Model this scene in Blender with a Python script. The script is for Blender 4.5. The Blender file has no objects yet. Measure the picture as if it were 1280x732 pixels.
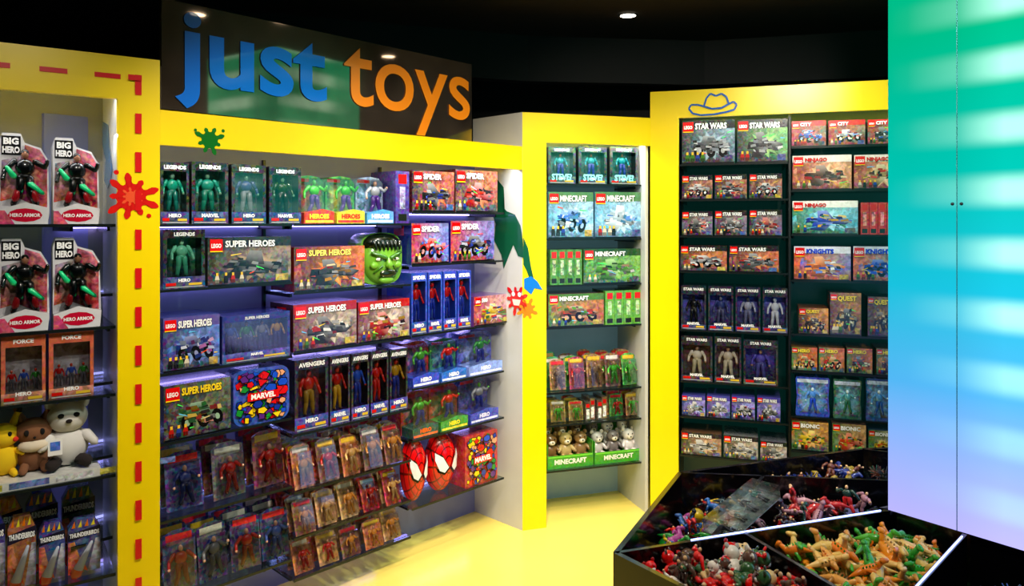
import bpy, math, random
from mathutils import Matrix, Vector
R = random.Random(11)
sc = bpy.context.scene
try:
    sc.view_settings.view_transform = 'Standard'
    sc.view_settings.look = 'None'
except Exception: pass
F = 930.0; YH = 275.0; H = 1.8   # survey constants: focal length, eye line, eye height

# ------------------------------------------------------------ materials
def lin(c): return tuple(max(0, x) ** 2.2 for x in c[:3])
def nt(name):
    m = bpy.data.materials.new(name); m.use_nodes = True
    n = m.node_tree; n.nodes.clear()
    o = n.nodes.new('ShaderNodeOutputMaterial')
    return m, n, o
def mat(name, col, rough=.5, metal=0, noise=0.0, scale=8, bump=0, coat=0, spec=.5, emit=None, es=0):
    m, n, o = nt(name)
    b = n.nodes.new('ShaderNodeBsdfPrincipled'); n.links.new(b.outputs[0], o.inputs[0])
    c = lin(col)
    b.inputs['Roughness'].default_value = rough; b.inputs['Metallic'].default_value = metal
    b.inputs['Coat Weight'].default_value = coat
    b.inputs['Specular IOR Level'].default_value = spec
    if emit: b.inputs['Emission Color'].default_value = (*lin(emit), 1); b.inputs['Emission Strength'].default_value = es
    tc = n.nodes.new('ShaderNodeTexCoord'); nz = n.nodes.new('ShaderNodeTexNoise')
    nz.inputs['Scale'].default_value = scale; nz.inputs['Detail'].default_value = 4
    n.links.new(tc.outputs['Object'], nz.inputs['Vector'])
    r = n.nodes.new('ShaderNodeValToRGB')
    r.color_ramp.elements[0].position = .3; r.color_ramp.elements[1].position = .7
    r.color_ramp.elements[0].color = (*[x * (1 - noise) for x in c], 1)
    r.color_ramp.elements[1].color = (*[min(1, x * (1 + noise * .5)) for x in c], 1)
    n.links.new(nz.outputs['Fac'], r.inputs[0]); n.links.new(r.outputs[0], b.inputs['Base Color'])
    return m
def emis(name, col, s):
    m, n, o = nt(name); e = n.nodes.new('ShaderNodeEmission')
    e.inputs[0].default_value = (*lin(col), 1); e.inputs[1].default_value = s
    n.links.new(e.outputs[0], o.inputs[0]); return m
def colmat(name, rough, coat=0.0):
    m, n, o = nt(name); L = n.links.new
    b = n.nodes.new('ShaderNodeBsdfPrincipled'); L(b.outputs[0], o.inputs[0])
    b.inputs['Roughness'].default_value = rough; b.inputs['Coat Weight'].default_value = coat
    a = n.nodes.new('ShaderNodeAttribute'); a.attribute_name = 'Col'
    tc = n.nodes.new('ShaderNodeTexCoord'); oi = n.nodes.new('ShaderNodeObjectInfo')
    mm = n.nodes.new('ShaderNodeMath'); mm.operation = 'MULTIPLY'; mm.inputs[1].default_value = 17.3; L(oi.outputs['Random'], mm.inputs[0])
    va = n.nodes.new('ShaderNodeVectorMath'); va.operation = 'ADD'; L(tc.outputs['Object'], va.inputs[0]); L(mm.outputs[0], va.inputs[1])
    nz = n.nodes.new('ShaderNodeTexNoise'); nz.inputs['Scale'].default_value = 34; nz.inputs['Detail'].default_value = 6
    nz.inputs['Distortion'].default_value = 1.0
    L(va.outputs[0], nz.inputs['Vector'])
    vo = n.nodes.new('ShaderNodeTexVoronoi'); vo.inputs['Scale'].default_value = 80
    L(va.outputs[0], vo.inputs['Vector'])
    mf = n.nodes.new('ShaderNodeMath'); mf.operation = 'MULTIPLY'; mf.inputs[1].default_value = .22
    L(a.outputs['Alpha'], mf.inputs[0])
    mx = n.nodes.new('ShaderNodeMix'); mx.data_type = 'RGBA'
    L(mf.outputs[0], mx.inputs[0]); L(a.outputs['Color'], mx.inputs[6]); L(vo.outputs['Color'], mx.inputs[7])
    mr = n.nodes.new('ShaderNodeMapRange'); mr.inputs[1].default_value = .35; mr.inputs[2].default_value = .65
    mr.inputs[3].default_value = .15; mr.inputs[4].default_value = 1.9
    L(nz.outputs['Fac'], mr.inputs[0])
    m2 = n.nodes.new('ShaderNodeMix'); m2.data_type = 'RGBA'; m2.blend_type = 'MULTIPLY'
    L(a.outputs['Alpha'], m2.inputs[0]); L(mx.outputs[2], m2.inputs[6]); L(mr.outputs[0], m2.inputs[7])
    L(m2.outputs[2], b.inputs['Base Color'])
    return m
def filmmat(name, tint, fac, rough):
    m, n, o = nt(name); L = n.links.new
    t = n.nodes.new('ShaderNodeBsdfTransparent'); t.inputs[0].default_value = (*tint, 1)
    g = n.nodes.new('ShaderNodeBsdfGlossy'); g.inputs['Roughness'].default_value = rough
    lw = n.nodes.new('ShaderNodeLayerWeight'); lw.inputs[0].default_value = .35
    ad = n.nodes.new('ShaderNodeMath'); ad.operation = 'MULTIPLY_ADD'; ad.inputs[1].default_value = .6; ad.inputs[2].default_value = fac
    L(lw.outputs['Fresnel'], ad.inputs[0])
    mx = n.nodes.new('ShaderNodeMixShader'); L(ad.outputs[0], mx.inputs[0]); L(t.outputs[0], mx.inputs[1]); L(g.outputs[0], mx.inputs[2])
    L(mx.outputs[0], o.inputs[0]); return m

M_PACK = colmat('printed_card', .25, coat=.5)
M_FILM = filmmat('clear_plastic', (.96, .97, .97), .13, .07)
M_PLUSH = colmat('plush_fabric', .95)
M_GLASS = filmmat('shelf_glass', (.82, .93, .90), .08, .03)
M_YEL = mat('yellow_laminate', (1.0, .86, .03), .28, noise=.04, scale=3)
M_WHT = mat('white_laminate', (.80, .80, .78), .4, noise=.04)
M_BACK = mat('back_panel_violet_glow', (.42, .45, .55), .45, noise=.06, emit=(.45,.45,.85), es=.07)  # bluish tint and faint violet emission put LED glow into the panel itself
M_BACKM = mat('back_panel_pale_glow', (.60, .68, .70), .5, noise=.06, emit=(.5,.7,.75), es=.10)  # pale teal emission paints a glow onto the panel, which is no lamp
M_BACKL = mat('back_panel_cream', (.52, .52, .49), .5, noise=.06)
M_BACKD = mat('back_panel_dark_glow', (.08, .17, .16), .35, noise=.15, emit=(.1,.5,.45), es=.05)  # weak teal emission gives this dark panel a painted-in glow
M_DARK = mat('dark_upright', (.07, .08, .08), .35, noise=.1)
M_EDGE = mat('shelf_rail', (.12, .15, .15), .25, metal=.3, noise=.1)
M_BLACK = mat('black_laminate', (.045, .045, .055), .18, noise=.2, coat=.3)
M_FLOOR = mat('yellow_floor', (.97, .86, .40), .2, noise=.06, scale=2)
M_CEIL = mat('ceiling_black', (.17, .12, .075), .8, noise=.2)
M_WALL = mat('wall_black', (.08, .08, .09), .7, noise=.2)
M_SIGN = mat('sign_gloss', (.62, .54, .47), .04, metal=.9, noise=.6, scale=3.5)
M_LED = emis('led_strip', (.62, .70, 1), 5)
M_VLED = emis('violet_led_strip', (.66, .60, 1), 7)
M_LAMP = emis('downlight_lens', (1, .95, .85), 14)

# ------------------------------------------------------------ mesh accumulator
_tc = {}
def tmesh(s, bold=.02):
    k = (s, bold)
    if k in _tc: return _tc[k]
    cu = bpy.data.curves.new('t', 'FONT'); cu.body = s; cu.resolution_u = 6 if s in ('just', 'toys') else 2; cu.offset = bold
    ob = bpy.data.objects.new('t', cu); sc.collection.objects.link(ob)
    dg = bpy.context.evaluated_depsgraph_get(); dg.update()
    me = bpy.data.meshes.new_from_object(ob.evaluated_get(dg))
    vs = [(v.co.x, v.co.y) for v in me.vertices]; fs = [tuple(p.vertices) for p in me.polygons]
    bpy.data.objects.remove(ob); bpy.data.curves.remove(cu); bpy.data.meshes.remove(me)
    x0 = min(v[0] for v in vs); x1 = max(v[0] for v in vs); y0 = min(v[1] for v in vs); y1 = max(v[1] for v in vs)
    _tc[k] = ([(x - x0, y - y0) for x, y in vs], fs, x1 - x0, y1 - y0); return _tc[k]

class Acc:
    def __init__(s): s.v = []; s.f = []; s.c = []; s.m = []; s.s = []; s.M = Matrix()
    def face(s, pts, col, art=0., mat=0, smooth=False):
        i = len(s.v)
        for p in pts: s.v.append(s.M @ Vector(p))
        s.f.append(tuple(range(i, i + len(pts)))); s._c(col, art, len(pts)); s.m.append(mat); s.s.append(smooth)
    def _c(s, col, art, n):
        if isinstance(col, list): s.c.append([(*lin(c), art) for c in col])
        else: s.c.append([(*lin(col), art)] * n)
    def box(s, x0, y0, z0, x1, y1, z1, col, art=0., mat=0, front=True):
        P = lambda x, y, z: (x, y, z)
        fs = [[P(x0,y1,z0),P(x0,y0,z0),P(x0,y0,z1),P(x0,y1,z1)],[P(x1,y0,z0),P(x1,y1,z0),P(x1,y1,z1),P(x1,y0,z1)],
              [P(x0,y0,z1),P(x1,y0,z1),P(x1,y1,z1),P(x0,y1,z1)],[P(x0,y1,z0),P(x1,y1,z0),P(x1,y0,z0),P(x0,y0,z0)],
              [P(x1,y1,z0),P(x0,y1,z0),P(x0,y1,z1),P(x1,y1,z1)]]
        if front: fs.append([P(x0,y0,z0),P(x1,y0,z0),P(x1,y0,z1),P(x0,y0,z1)])
        for f in fs: s.face(f, col, art, mat)
    def rect(s, x0, z0, x1, z1, y, col, art=0., mat=0):
        s.face([(x0,y,z0),(x1,y,z0),(x1,y,z1),(x0,y,z1)], col, art, mat)
    def poly(s, pts, y, col, art=0.):
        s.face([(p[0], y, p[1]) for p in pts], col, art)
    def fanpoly(s, c, pts, y, col):
        for i in range(len(pts)):
            a = pts[i]; b = pts[(i + 1) % len(pts)]
            s.face([(c[0],y,c[1]),(a[0],y,a[1]),(b[0],y,b[1])], col)
    def prism(s, pts, y0, y1, col, art=0.):
        s.face([(p[0],y0,p[1]) for p in pts], col, art); s.face([(p[0],y1,p[1]) for p in reversed(pts)], col, art)
        for i in range(len(pts)):
            a = pts[i]; b = pts[(i+1) % len(pts)]
            s.face([(a[0],y0,a[1]),(a[0],y1,a[1]),(b[0],y1,b[1]),(b[0],y0,b[1])], col, art)
    def text(s, t, x, z, h, y, col, maxw=None, bold=.02, center=False, mat=0, stretch=None):
        vs, fs, w, hh = tmesh(t, bold); k = h / hh; kx = k
        if maxw and w * k > maxw: kx = maxw / w
        if stretch: kx = stretch / w
        if center: x -= w * kx / 2
        i = len(s.v)
        for a, b in vs: s.v.append(s.M @ Vector((x + a * kx, y, z + b * k)))
        for f in fs:
            s.f.append(tuple(i + q for q in f)); s._c(col, 0., len(f)); s.m.append(mat); s.s.append(False)
    def ell(s, c, r, col, seg=12, rings=8, colfn=None, mat=0, rot=None, art=0.):
        i = len(s.v); cv = Vector(c)
        for a in range(rings + 1):
            th = math.pi * a / rings
            for b in range(seg):
                ph = 2 * math.pi * b / seg
                p = Vector((r[0]*math.sin(th)*math.cos(ph), r[1]*math.sin(th)*math.sin(ph), r[2]*math.cos(th)))
                if rot: p = rot @ p
                s.v.append(s.M @ (cv + p))
        for a in range(rings):
            for b in range(seg):
                q = (i+a*seg+b, i+(a+1)*seg+b, i+(a+1)*seg+(b+1)%seg, i+a*seg+(b+1)%seg)
                s.f.append(q); cc = colfn((a+.5)/rings, (b+.5)/seg) if colfn else col
                s._c(cc, art, 4); s.m.append(mat); s.s.append(True)
    def limb(s, p0, p1, r0, r1, col, seg=7, art=0.):
        p0 = Vector(p0); p1 = Vector(p1); d = (p1 - p0)
        if d.length < 1e-6: return
        d.normalize(); q = d.to_track_quat('Z', 'Y'); i = len(s.v)
        st = [(p0 - d*r0*.8, r0*.35), (p0, r0), (p1, r1), (p1 + d*r1*.8, r1*.35)]
        for c, r in st:
            for b in range(seg):
                a = 2*math.pi*b/seg; s.v.append(s.M @ (c + q @ Vector((r*math.cos(a), r*math.sin(a), 0))))
        for a in range(3):
            for b in range(seg):
                s.f.append((i+a*seg+b, i+a*seg+(b+1)%seg, i+(a+1)*seg+(b+1)%seg, i+(a+1)*seg+b)); s._c(col, art, 4); s.m.append(0); s.s.append(True)
        for a, rev in ((0, True), (3, False)):
            f = [i+a*seg+b for b in range(seg)]
            if rev: f.reverse()
            s.f.append(tuple(f)); s._c(col, art, seg); s.m.append(0); s.s.append(True)
    def build(s, name, M=None, mats=None, parent=None):
        me = bpy.data.meshes.new(name); me.from_pydata([tuple(v) for v in s.v], [], s.f)
        ca = me.color_attributes.new('Col', 'FLOAT_COLOR', 'CORNER')
        flat = []
        for f in s.c:
            for c in f: flat.extend(c)
        ca.data.foreach_set('color', flat)
        me.polygons.foreach_set('material_index', s.m); me.polygons.foreach_set('use_smooth', s.s)
        for m in (mats or [M_PACK, M_FILM]): me.materials.append(m)
        me.update()
        ob = bpy.data.objects.new(name, me); sc.collection.objects.link(ob)
        if parent: ob.parent = parent
        if M is not None: ob.matrix_world = M
        return ob
def T(x, y, z): return Matrix.Translation((x, y, z))
def RZ(a): return Matrix.Rotation(a, 4, 'Z')
def empty(name, loc=(0,0,0)):
    e = bpy.data.objects.new(name, None); sc.collection.objects.link(e); e.location = loc; e.empty_display_size = .1
    return e

class Unit:
    def __init__(s, P, U):
        s.P = Vector((P[0], P[1], 0)); U = Vector((U[0], U[1], 0)).normalized(); s.U = U; s.N = Vector((-U.y, U.x, 0))
        s.M = Matrix(((U.x, s.N.x, 0, P[0]), (U.y, s.N.y, 0, P[1]), (0, 0, 1, 0), (0, 0, 0, 1)))
    def u(s, x, off=0):
        B = s.P + s.N * off; k = (x - 640) / F
        return (k * B.y - B.x) / (s.U.x - k * s.U.y)
    def z(s, y, x, off=0):
        d = (s.P + s.N * off + s.U * s.u(x, off)).y
        return H - (y - YH) * d / F

MAIN = Unit((.0603, 4.314), (.703, .711)); WMAIN = 2.016
SIDE = Unit((.0603, 4.314), (.711, -.703))
MINE = Unit((.0603, 4.314), (.954, .2997)); WMINE = .826
STAR = Unit((.848, 4.562), (.953, -.3016))
LEFT = Unit((-1.344, 2.84), (.815, .579))

# ------------------------------------------------------------ shelving units
def unit_parts(name, U, spec):
    e = empty(name)
    for n, boxes, m in spec:
        A = Acc()
        for b in boxes: A.box(*b, (1,1,1))
        o = A.build(n, None, [m]); o.parent = e; o.matrix_local = U.M
    return e
def shelves(e, U, name, x0, x1, y0, y1, zs, led=False):
    for i, z in enumerate(zs):
        A = Acc(); A.box(x0, y0, z-.008, x1, y1, z, (1,1,1), mat=0)
        A.box(x0, y0-.004, z-.010, x1, y0, z+.001, (1,1,1), mat=1)
        for bx in (x0+.01, x1-.022):
            A.box(bx, y0+.05, z-.026, bx+.010, y1, z-.009, (1,1,1), mat=1)
        if led: A.box(x0+.03, y1-.022, z-.016, x1-.03, y1-.010, z-.0095, (1,1,1), mat=2)
        o = A.build('%s_%d' % (name, i+1), None, [M_GLASS, M_EDGE, M_VLED]); o.parent = e; o.matrix_local = U.M

DM = .41; OM = .12
e = unit_parts('shelving_unit', MAIN, [
    ('header', [(-WMAIN-.05, -.0, 2.092, -.001, .03, 2.227), (-WMAIN-.05, .03, 2.20, -.001, DM, 2.225)], M_YEL),
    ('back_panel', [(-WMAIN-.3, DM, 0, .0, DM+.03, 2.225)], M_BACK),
    ('upright', [(MAIN.u(366,OM)-.006, DM-.02, .1, MAIN.u(366,OM)+.006, DM, 2.09), (MAIN.u(514,OM)-.006, DM-.02, .1, MAIN.u(514,OM)+.006, DM, 2.09)], M_DARK)])
uA, uB, uC, uD = -WMAIN-.28, MAIN.u(366, OM), MAIN.u(514, OM), -.035
zL = [1.783, 1.518, 1.18, .898, .585, .25]; zM = [1.783, 1.467, 1.19, .816, .55, .34, .15]; zR = [1.844, 1.565, 1.196, .917, .645, .29]
shelves(e, MAIN, 'shelf_a', uA, uB-.004, OM, DM, zL, True)
shelves(e, MAIN, 'shelf_b', uB+.004, uC-.004, OM, DM, zM, True)
shelves(e, MAIN, 'shelf_c', uC+.004, uD, OM, DM, zR, True)
cw = .148
e = unit_parts('shelving_unit', MINE, [
    ('column', [(0, 0, 0, cw, .03, 2.426)], M_YEL),
    ('header', [(cw, 0, 2.255, WMINE, .03, 2.426)], M_YEL),
    ('side_panel_right', [(WMINE-.02, .03, 0, WMINE, .42, 2.42)], M_WHT),
    ('side_panel_inner', [(cw-.02, .03, 0, cw, .42, 2.42)], M_WHT),
    ('top_panel', [(cw, .03, 2.40, WMINE-.02, .42, 2.42)], M_WHT),
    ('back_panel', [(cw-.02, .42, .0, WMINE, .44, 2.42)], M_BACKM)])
zK = [2.02, 1.688, 1.41, 1.156, .766, .571, .298]; OK_ = .09
shelves(e, MINE, 'shelf', cw+.002, WMINE-.022, OK_-.01, .42, zK)
e2 = unit_parts('partition_panel', SIDE, [('side_panel', [(-.425, 0, 0, -.0, .02, 2.426)], M_WHT)])
WS = 2.1; cs = .169; OS = .06
uM = STAR.u(987, OS)
e = unit_parts('shelving_unit', STAR, [
    ('column', [(0, 0, 0, cs, .03, 2.585)], M_YEL),
    ('header', [(cs, 0, 2.42, WS, .03, 2.585)], M_YEL),
    ('side_panel', [(cs-.02, .03, 0, cs, .40, 2.58), (WS-.02, .03, 0, WS, .40, 2.58)], M_DARK),
    ('top_panel', [(0, .03, 2.56, WS, .40, 2.58)], M_DARK),
    ('upright', [(uM-.006, OS-.01, 0, uM+.006, .40, 2.42)], M_DARK),
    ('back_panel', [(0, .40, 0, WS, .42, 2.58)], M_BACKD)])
zA = [2.141, 1.925, 1.704, 1.488, 1.132, .819, .603, .367]; zB = [2.229, 1.975, 1.717, 1.449, 1.135, .918, .655, .452]
shelves(e, STAR, 'shelf_a', cs+.002, uM-.008, OS-.01, .40, zA)
shelves(e, STAR, 'shelf_b', uM+.008, WS-.022, OS-.01, .40, zB)
WL = 1.5; cl = .1436; OL = .06; ZL = [1.785, 1.405, 1.152, .85, .48, .15]
e = unit_parts('shelving_unit', LEFT, [
    ('column', [(-cl, 0, 0, 0, .03, 2.41)], M_YEL),
    ('header', [(-WL, 0, 2.25, -cl, .03, 2.41)], M_YEL),
    ('side_panel', [(-cl, .03, 0, -cl+.02, .42, 2.40)], M_WHT),
    ('side_panel_outer', [(-WL, .03, 0, -WL+.02, .42, 2.40), (-.02, .03, 0, 0, .2, 2.40)], M_WHT),
    ('top_panel', [(-WL+.02, .03, 2.38, -cl, .42, 2.40)], M_WHT),
    ('back_panel', [(-WL, .42, 0, -cl+.02, .44, 2.40)], M_BACKL)])
shelves(e, LEFT, 'shelf', -WL+.022, -cl-.002, OL-.02, .42, ZL)

# ------------------------------------------------------------ package designs
def mixc(a, b, t): return tuple(a[i]*(1-t)+b[i]*t for i in range(3))
def fan(A, x0, z0, x1, z1, cx, cz, y, c1, c2, c3, n=20, art=.5):
    pts = []
    for i in range(n):
        a = 2*math.pi*i/n + .1; dx, dz = math.cos(a), math.sin(a); t = 9
        if dx > 1e-6: t = min(t, (x1-cx)/dx)
        if dx < -1e-6: t = min(t, (x0-cx)/dx)
        if dz > 1e-6: t = min(t, (z1-cz)/dz)
        if dz < -1e-6: t = min(t, (z0-cz)/dz)
        pts.append((cx+dx*t, cz+dz*t))
    for i in range(n):
        a, b = pts[i], pts[(i+1) % n]; c = c2 if i % 2 else c3
        A.face([(cx,y,cz),(a[0],y,a[1]),(b[0],y,b[1])], [c1, c, c], art)
def burst(A, cx, cz, rx, rz, y, c1, c2, n=14, seed=0):
    rng = random.Random(seed); pts = []
    for i in range(n*2):
        a = math.pi*i/n; k = (1 if i % 2 else .6)*rng.uniform(.8, 1)
        pts.append((cx+rx*k*math.cos(a), cz+rz*k*math.sin(a)))
    for i in range(len(pts)):
        a, b = pts[i], pts[(i+1) % len(pts)]
        A.face([(cx,y,cz),(a[0],y,a[1]),(b[0],y,b[1])], [c1, c2, c2], .25)
def vehicle(A, cx, cz, w, h, y, rng, pal, n=26):
    base = rng.uniform(-.22, .22); cb, sb = math.cos(base), math.sin(base)
    def P(u, v): return (cx+(u*cb-v*sb)*w, cz+(u*sb*.6+v*cb)*h)
    body = rng.choice(pal); dk = mixc(body, (0,0,0), .6); lt = mixc(body, (1,1,1), .5)
    A.poly([P(-.48,-.12),P(.35,-.2),P(.5,-.02),P(.3,.12),P(-.42,.16)], y, [dk, dk, body, lt, body], .1)
    if rng.random() < .5:
        A.poly([P(-.2,.05),P(.15,.02),P(.0,.5),P(-.2,.5)], y-.0002, [body, dk, lt, lt], .1)
        A.poly([P(-.3,-.05),P(.1,-.1),P(-.1,-.5),P(-.4,-.45)], y-.0002, [body, lt, dk, dk], .1)
    else:
        A.poly([P(-.25,.12),P(.18,.1),P(.08,.36),P(-.18,.38)], y-.0002, [body, dk, lt, lt], .1)
        for wx in (-.32, .0, .3):
            r = .17; A.poly([P(wx+r*.7*math.cos(k*.628), -.2+r*1.5*math.sin(k*.628)) for k in range(10)], y-.0005, (.05,.05,.06))
            A.poly([P(wx+r*.3*math.cos(k*.785), -.2+r*.6*math.sin(k*.785)) for k in range(8)], y-.0008, lt)
    for i in range(n):
        t = rng.uniform(-.42, .42); v = rng.uniform(-.3, .3)*(1.1-abs(t)*1.2)
        L = rng.uniform(.05, .2); B = rng.uniform(.05, .14); k = rng.uniform(-.05, .05)
        c = rng.choice(pal); c = mixc(c, rng.choice([(0,0,0),(0,0,0),(1,1,1)]), rng.random()*.55)
        A.poly([P(t-L/2, v-B/2), P(t+L/2, v-B/2+k), P(t+L/2*.8, v+B/2+k), P(t-L/2*.9, v+B/2)], y-.0010-.0001*i, c, .1)
GREY = [(.78,.79,.82),(.5,.53,.58),(.28,.3,.34),(.7,.7,.72),(.15,.15,.17)]
def setbox(w, h, d, bg=(.1,.15,.3), glow=(.9,.7,.4), rim=None, title='', tcol=(1,1,1), pal=GREY, seed=0, side=None, strip=None, minis=True):
    rng = random.Random(seed*7+3); A = Acc(); sd = side or mixc(bg, (0,0,0), .3); rim = rim or tuple(x*.5 for x in bg)
    A.box(0, 0, 0, w, d, h, sd, .1)
    A.rect(0, 0, w, h, -.0004, [rim, bg, mixc(bg, glow, .5), rim], .45)
    A.poly([(0,0),(w,0),(w,h*rng.uniform(.22,.34)),(w*.6,h*rng.uniform(.2,.3)),(0,h*rng.uniform(.25,.38))], -.0007, [mixc(rim, (0,0,0), .3), mixc(rim, (0,0,0), .2), mixc(bg, glow, .45), bg, rim], .6)
    for i in range(4):
        x = w*rng.random(); ww = w*rng.uniform(.04,.11); hh = h*rng.uniform(.4,.72)
        A.poly([(max(0,x-ww),h*.2),(min(w,x+ww),h*.2),(min(w,x+ww*.6),hh),(max(0,x-ww*.7),hh*.9)], -.0008-.00005*i, [rim, rim, mixc(bg, glow, .3), bg], .5)
    burst(A, w*.55, h*.42, w*.38, h*.37, -.0012, mixc(glow,(1,1,1),.25), mixc(glow, bg, .5), 12, seed)
    if strip: A.rect(0, .8*h, w, h, -.0013, strip, .15)
    vehicle(A, w*.55, h*.41, w*.74, h*.6, -.0016, rng, pal)
    for i in range(3):
        x, z = w*rng.uniform(.1,.9), h*rng.uniform(.15,.7); a = rng.uniform(-.5,.5); l = w*rng.uniform(.06,.16); t = h*.012
        A.poly([(x,z),(min(w,x+l),z+l*a),(min(w,x+l),z+l*a+t),(x,z+t*2)], -.0045, rng.choice([(1,.3,.1),(.3,1,.4),(1,.85,.3),(.4,.8,1)]))
    if minis:
        for i in range(rng.randint(2, 4)):
            x = w*(.06+.1*i) + rng.uniform(0, .02)*w; c = rng.choice([(.7,.12,.1),(.15,.25,.6),(.85,.8,.7),(.12,.12,.14),(.25,.45,.15)]); s = h*.075
            A.rect(x, .06*h, x+s*.5, .13*h, -.0048, mixc(c,(0,0,0),.4)); A.rect(x+s*.6, .06*h, x+s*1.1, .13*h, -.0048, mixc(c,(0,0,0),.4))
            A.poly([(x-s*.1,.13*h),(x+s*1.2,.13*h),(x+s*.95,.21*h),(x+s*.15,.21*h)], -.0048, c); A.rect(x+s*.25, .21*h, x+s*.85, .27*h, -.0049, (.95,.75,.2))
    l = min(.2*w, .26*h)
    A.rect(.02*w, h-.04*h-l, .02*w+l, .96*h, -.005, (.88,.04,.05)); A.rect(.02*w, h-.04*h-l, .02*w+l, h-.04*h-l*.92, -.0052, (1,.85,.1))
    A.text('LEGO', .02*w+l*.1, h-.04*h-l*.68, l*.34, -.0054, (1,1,1), l*.8, .04)
    if title:
        A.text(title, .05*w+l+.0015, .79*h-.0015, .14*h, -.0049, (.05,.05,.06), w*.6, .05); A.text(title, .05*w+l, .79*h, .14*h, -.0052, tcol, w*.6, .04)
    A.rect(.0, 0, w*.99, .035*h, -.005, (.07,.07,.09)); A.rect(.8*w, .05*h, .96*w, .19*h, -.005, rng.choice([(.15,.2,.3),(.7,.6,.15),(.2,.3,.6)]), .6)
    for sx in (-.0006, w+.0006):
        q = [(sx, d*.3, h*.7), (sx, d*.7, h*.7), (sx, d*.7, h*.92), (sx, d*.3, h*.92)]
        if sx < 0: q.reverse()
        A.face(q, (.85,.08,.08))
    return A
def fig(A, x, y, z, h, body, legs, head, arm=None, wide=1.0, pose=0, hood=None):
    arm = arm or body; k = h*wide; st = .1+.06*pose
    for sgn in (-1, 1):
        A.limb((x+sgn*st*k, y, z+.03*h), (x+sgn*.07*k*1.1, y-.03*h, z+.27*h), .045*k, .055*k, legs)
        A.limb((x+sgn*.075*k, y-.03*h, z+.27*h), (x+sgn*.06*k, y, z+.5*h), .055*k, .07*k, legs)
        A.limb((x+sgn*st*k, y-.05*h, z+.02*h), (x+sgn*st*k, y, z+.02*h), .035*k, .035*k, tuple(c*.6 for c in legs))
        el = (x+sgn*(.22+.05*pose)*k, y-.01*h, z+(.63+.06*pose*(sgn>0))*h)
        A.limb((x+sgn*.14*k, y, z+.79*h), el, .05*k, .04*k, arm)
        A.limb(el, (x+sgn*(.24+.06*pose)*k, y-.08*h, z+(.48+.3*pose*(sgn>0))*h), .038*k, .034*k, arm)
        A.ell((x+sgn*(.24+.06*pose)*k, y-.09*h, z+(.47+.33*pose*(sgn>0))*h), (.035*k,)*3, hood or head, 6, 4)
    A.ell((x, y, z+.68*h), (.14*k, .085*k, .16*h), body, 10, 6); A.ell((x, y, z+.52*h), (.1*k, .07*k, .08*h), legs, 8, 5)
    A.ell((x, y, z+.915*h), (.06*h, .065*h, .08*h), head, 10, 7)
    if hood: A.ell((x, y+.012*h, z+.94*h), (.068*h, .07*h, .07*h), hood, 10, 6)
def figbox(w, h, d, frame=(.06,.06,.07), bg=(.1,.35,.35), bg2=(.02,.06,.08), body=(.1,.3,.6), legs=(.1,.1,.3), head=(.8,.6,.5), title='LEGENDS', tcol=(.9,.9,.9), sub=(.1,.2,.5), wide=1, pose=0, hood=None, seed=0, win=(.09,.2,.91,.86), arm=None, n=1):
    A = Acc(); A.box(0, 0, 0, w, d, h, frame, .1, front=False)
    a0, b0, a1, b1 = win[0]*w, win[1]*h, win[2]*w, win[3]*h; pd = min(.06, d*.6)
    A.rect(0, 0, w, b0, 0, [mixc(sub,(0,0,0),.5)]*2+[sub]*2, .5); A.rect(0, b1, w, h, 0, frame, .2); A.rect(0, b0, a0, b1, 0, frame, .3); A.rect(a1, b0, w, b1, 0, frame, .3)
    A.rect(a0, b0, a1, b1, pd, [bg2, bg2, bg, bg], .5)
    burst(A, (a0+a1)/2, b0+(b1-b0)*.6, (a1-a0)*.42, (b1-b0)*.3, pd-.001, mixc(bg,(1,1,1),.4), bg, 9, seed)
    A.face([(a0,0,b0),(a0,pd,b0),(a0,pd,b1),(a0,0,b1)], frame); A.face([(a1,pd,b0),(a1,0,b0),(a1,0,b1),(a1,pd,b1)], frame)
    A.face([(a0,0,b0),(a1,0,b0),(a1,pd,b0),(a0,pd,b0)], bg2); A.face([(a0,pd,b1),(a1,pd,b1),(a1,0,b1),(a0,0,b1)], bg2)
    for i in range(n):
        fh = (b1-b0)*.95; cx = (a0+a1)/2 + (i-(n-1)/2)*(a1-a0)/n
        fh = min(fh, (a1-a0)/n*2.1 if n > 1 else fh)
        cc = body if n == 1 else [(.8,.1,.1),(.2,.35,.8),(.2,.55,.2),(.6,.6,.65),(.85,.65,.1)][(i+seed) % 5]
        fig(A, cx, pd*.5, b0+.002, fh, cc, legs, head, arm, min(wide, (a1-a0)/n/(fh*.56)), pose, hood)
    A.rect(a0, b0, a1, b1, -.0006, (1,1,1), 0, 1)
    A.text(title, w*.5, h*.89, h*.065, -.001, tcol, w*.84, .04, True)
    A.text('MARVEL' if seed % 2 else 'HERO', w*.5, h*.11, h*.06, -.001, (1,1,1), w*.6, .04, True)
    A.rect(.06*w, .02*h, .94*w, .035*h, -.001, (.7,.7,.7)); A.rect(.06*w, .05*h, .3*w, .1*h, -.001, (.8,.1,.08)); A.rect(.6*w, .05*h, .92*w, .09*h, -.001, (.85,.7,.2))
    return A
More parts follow.
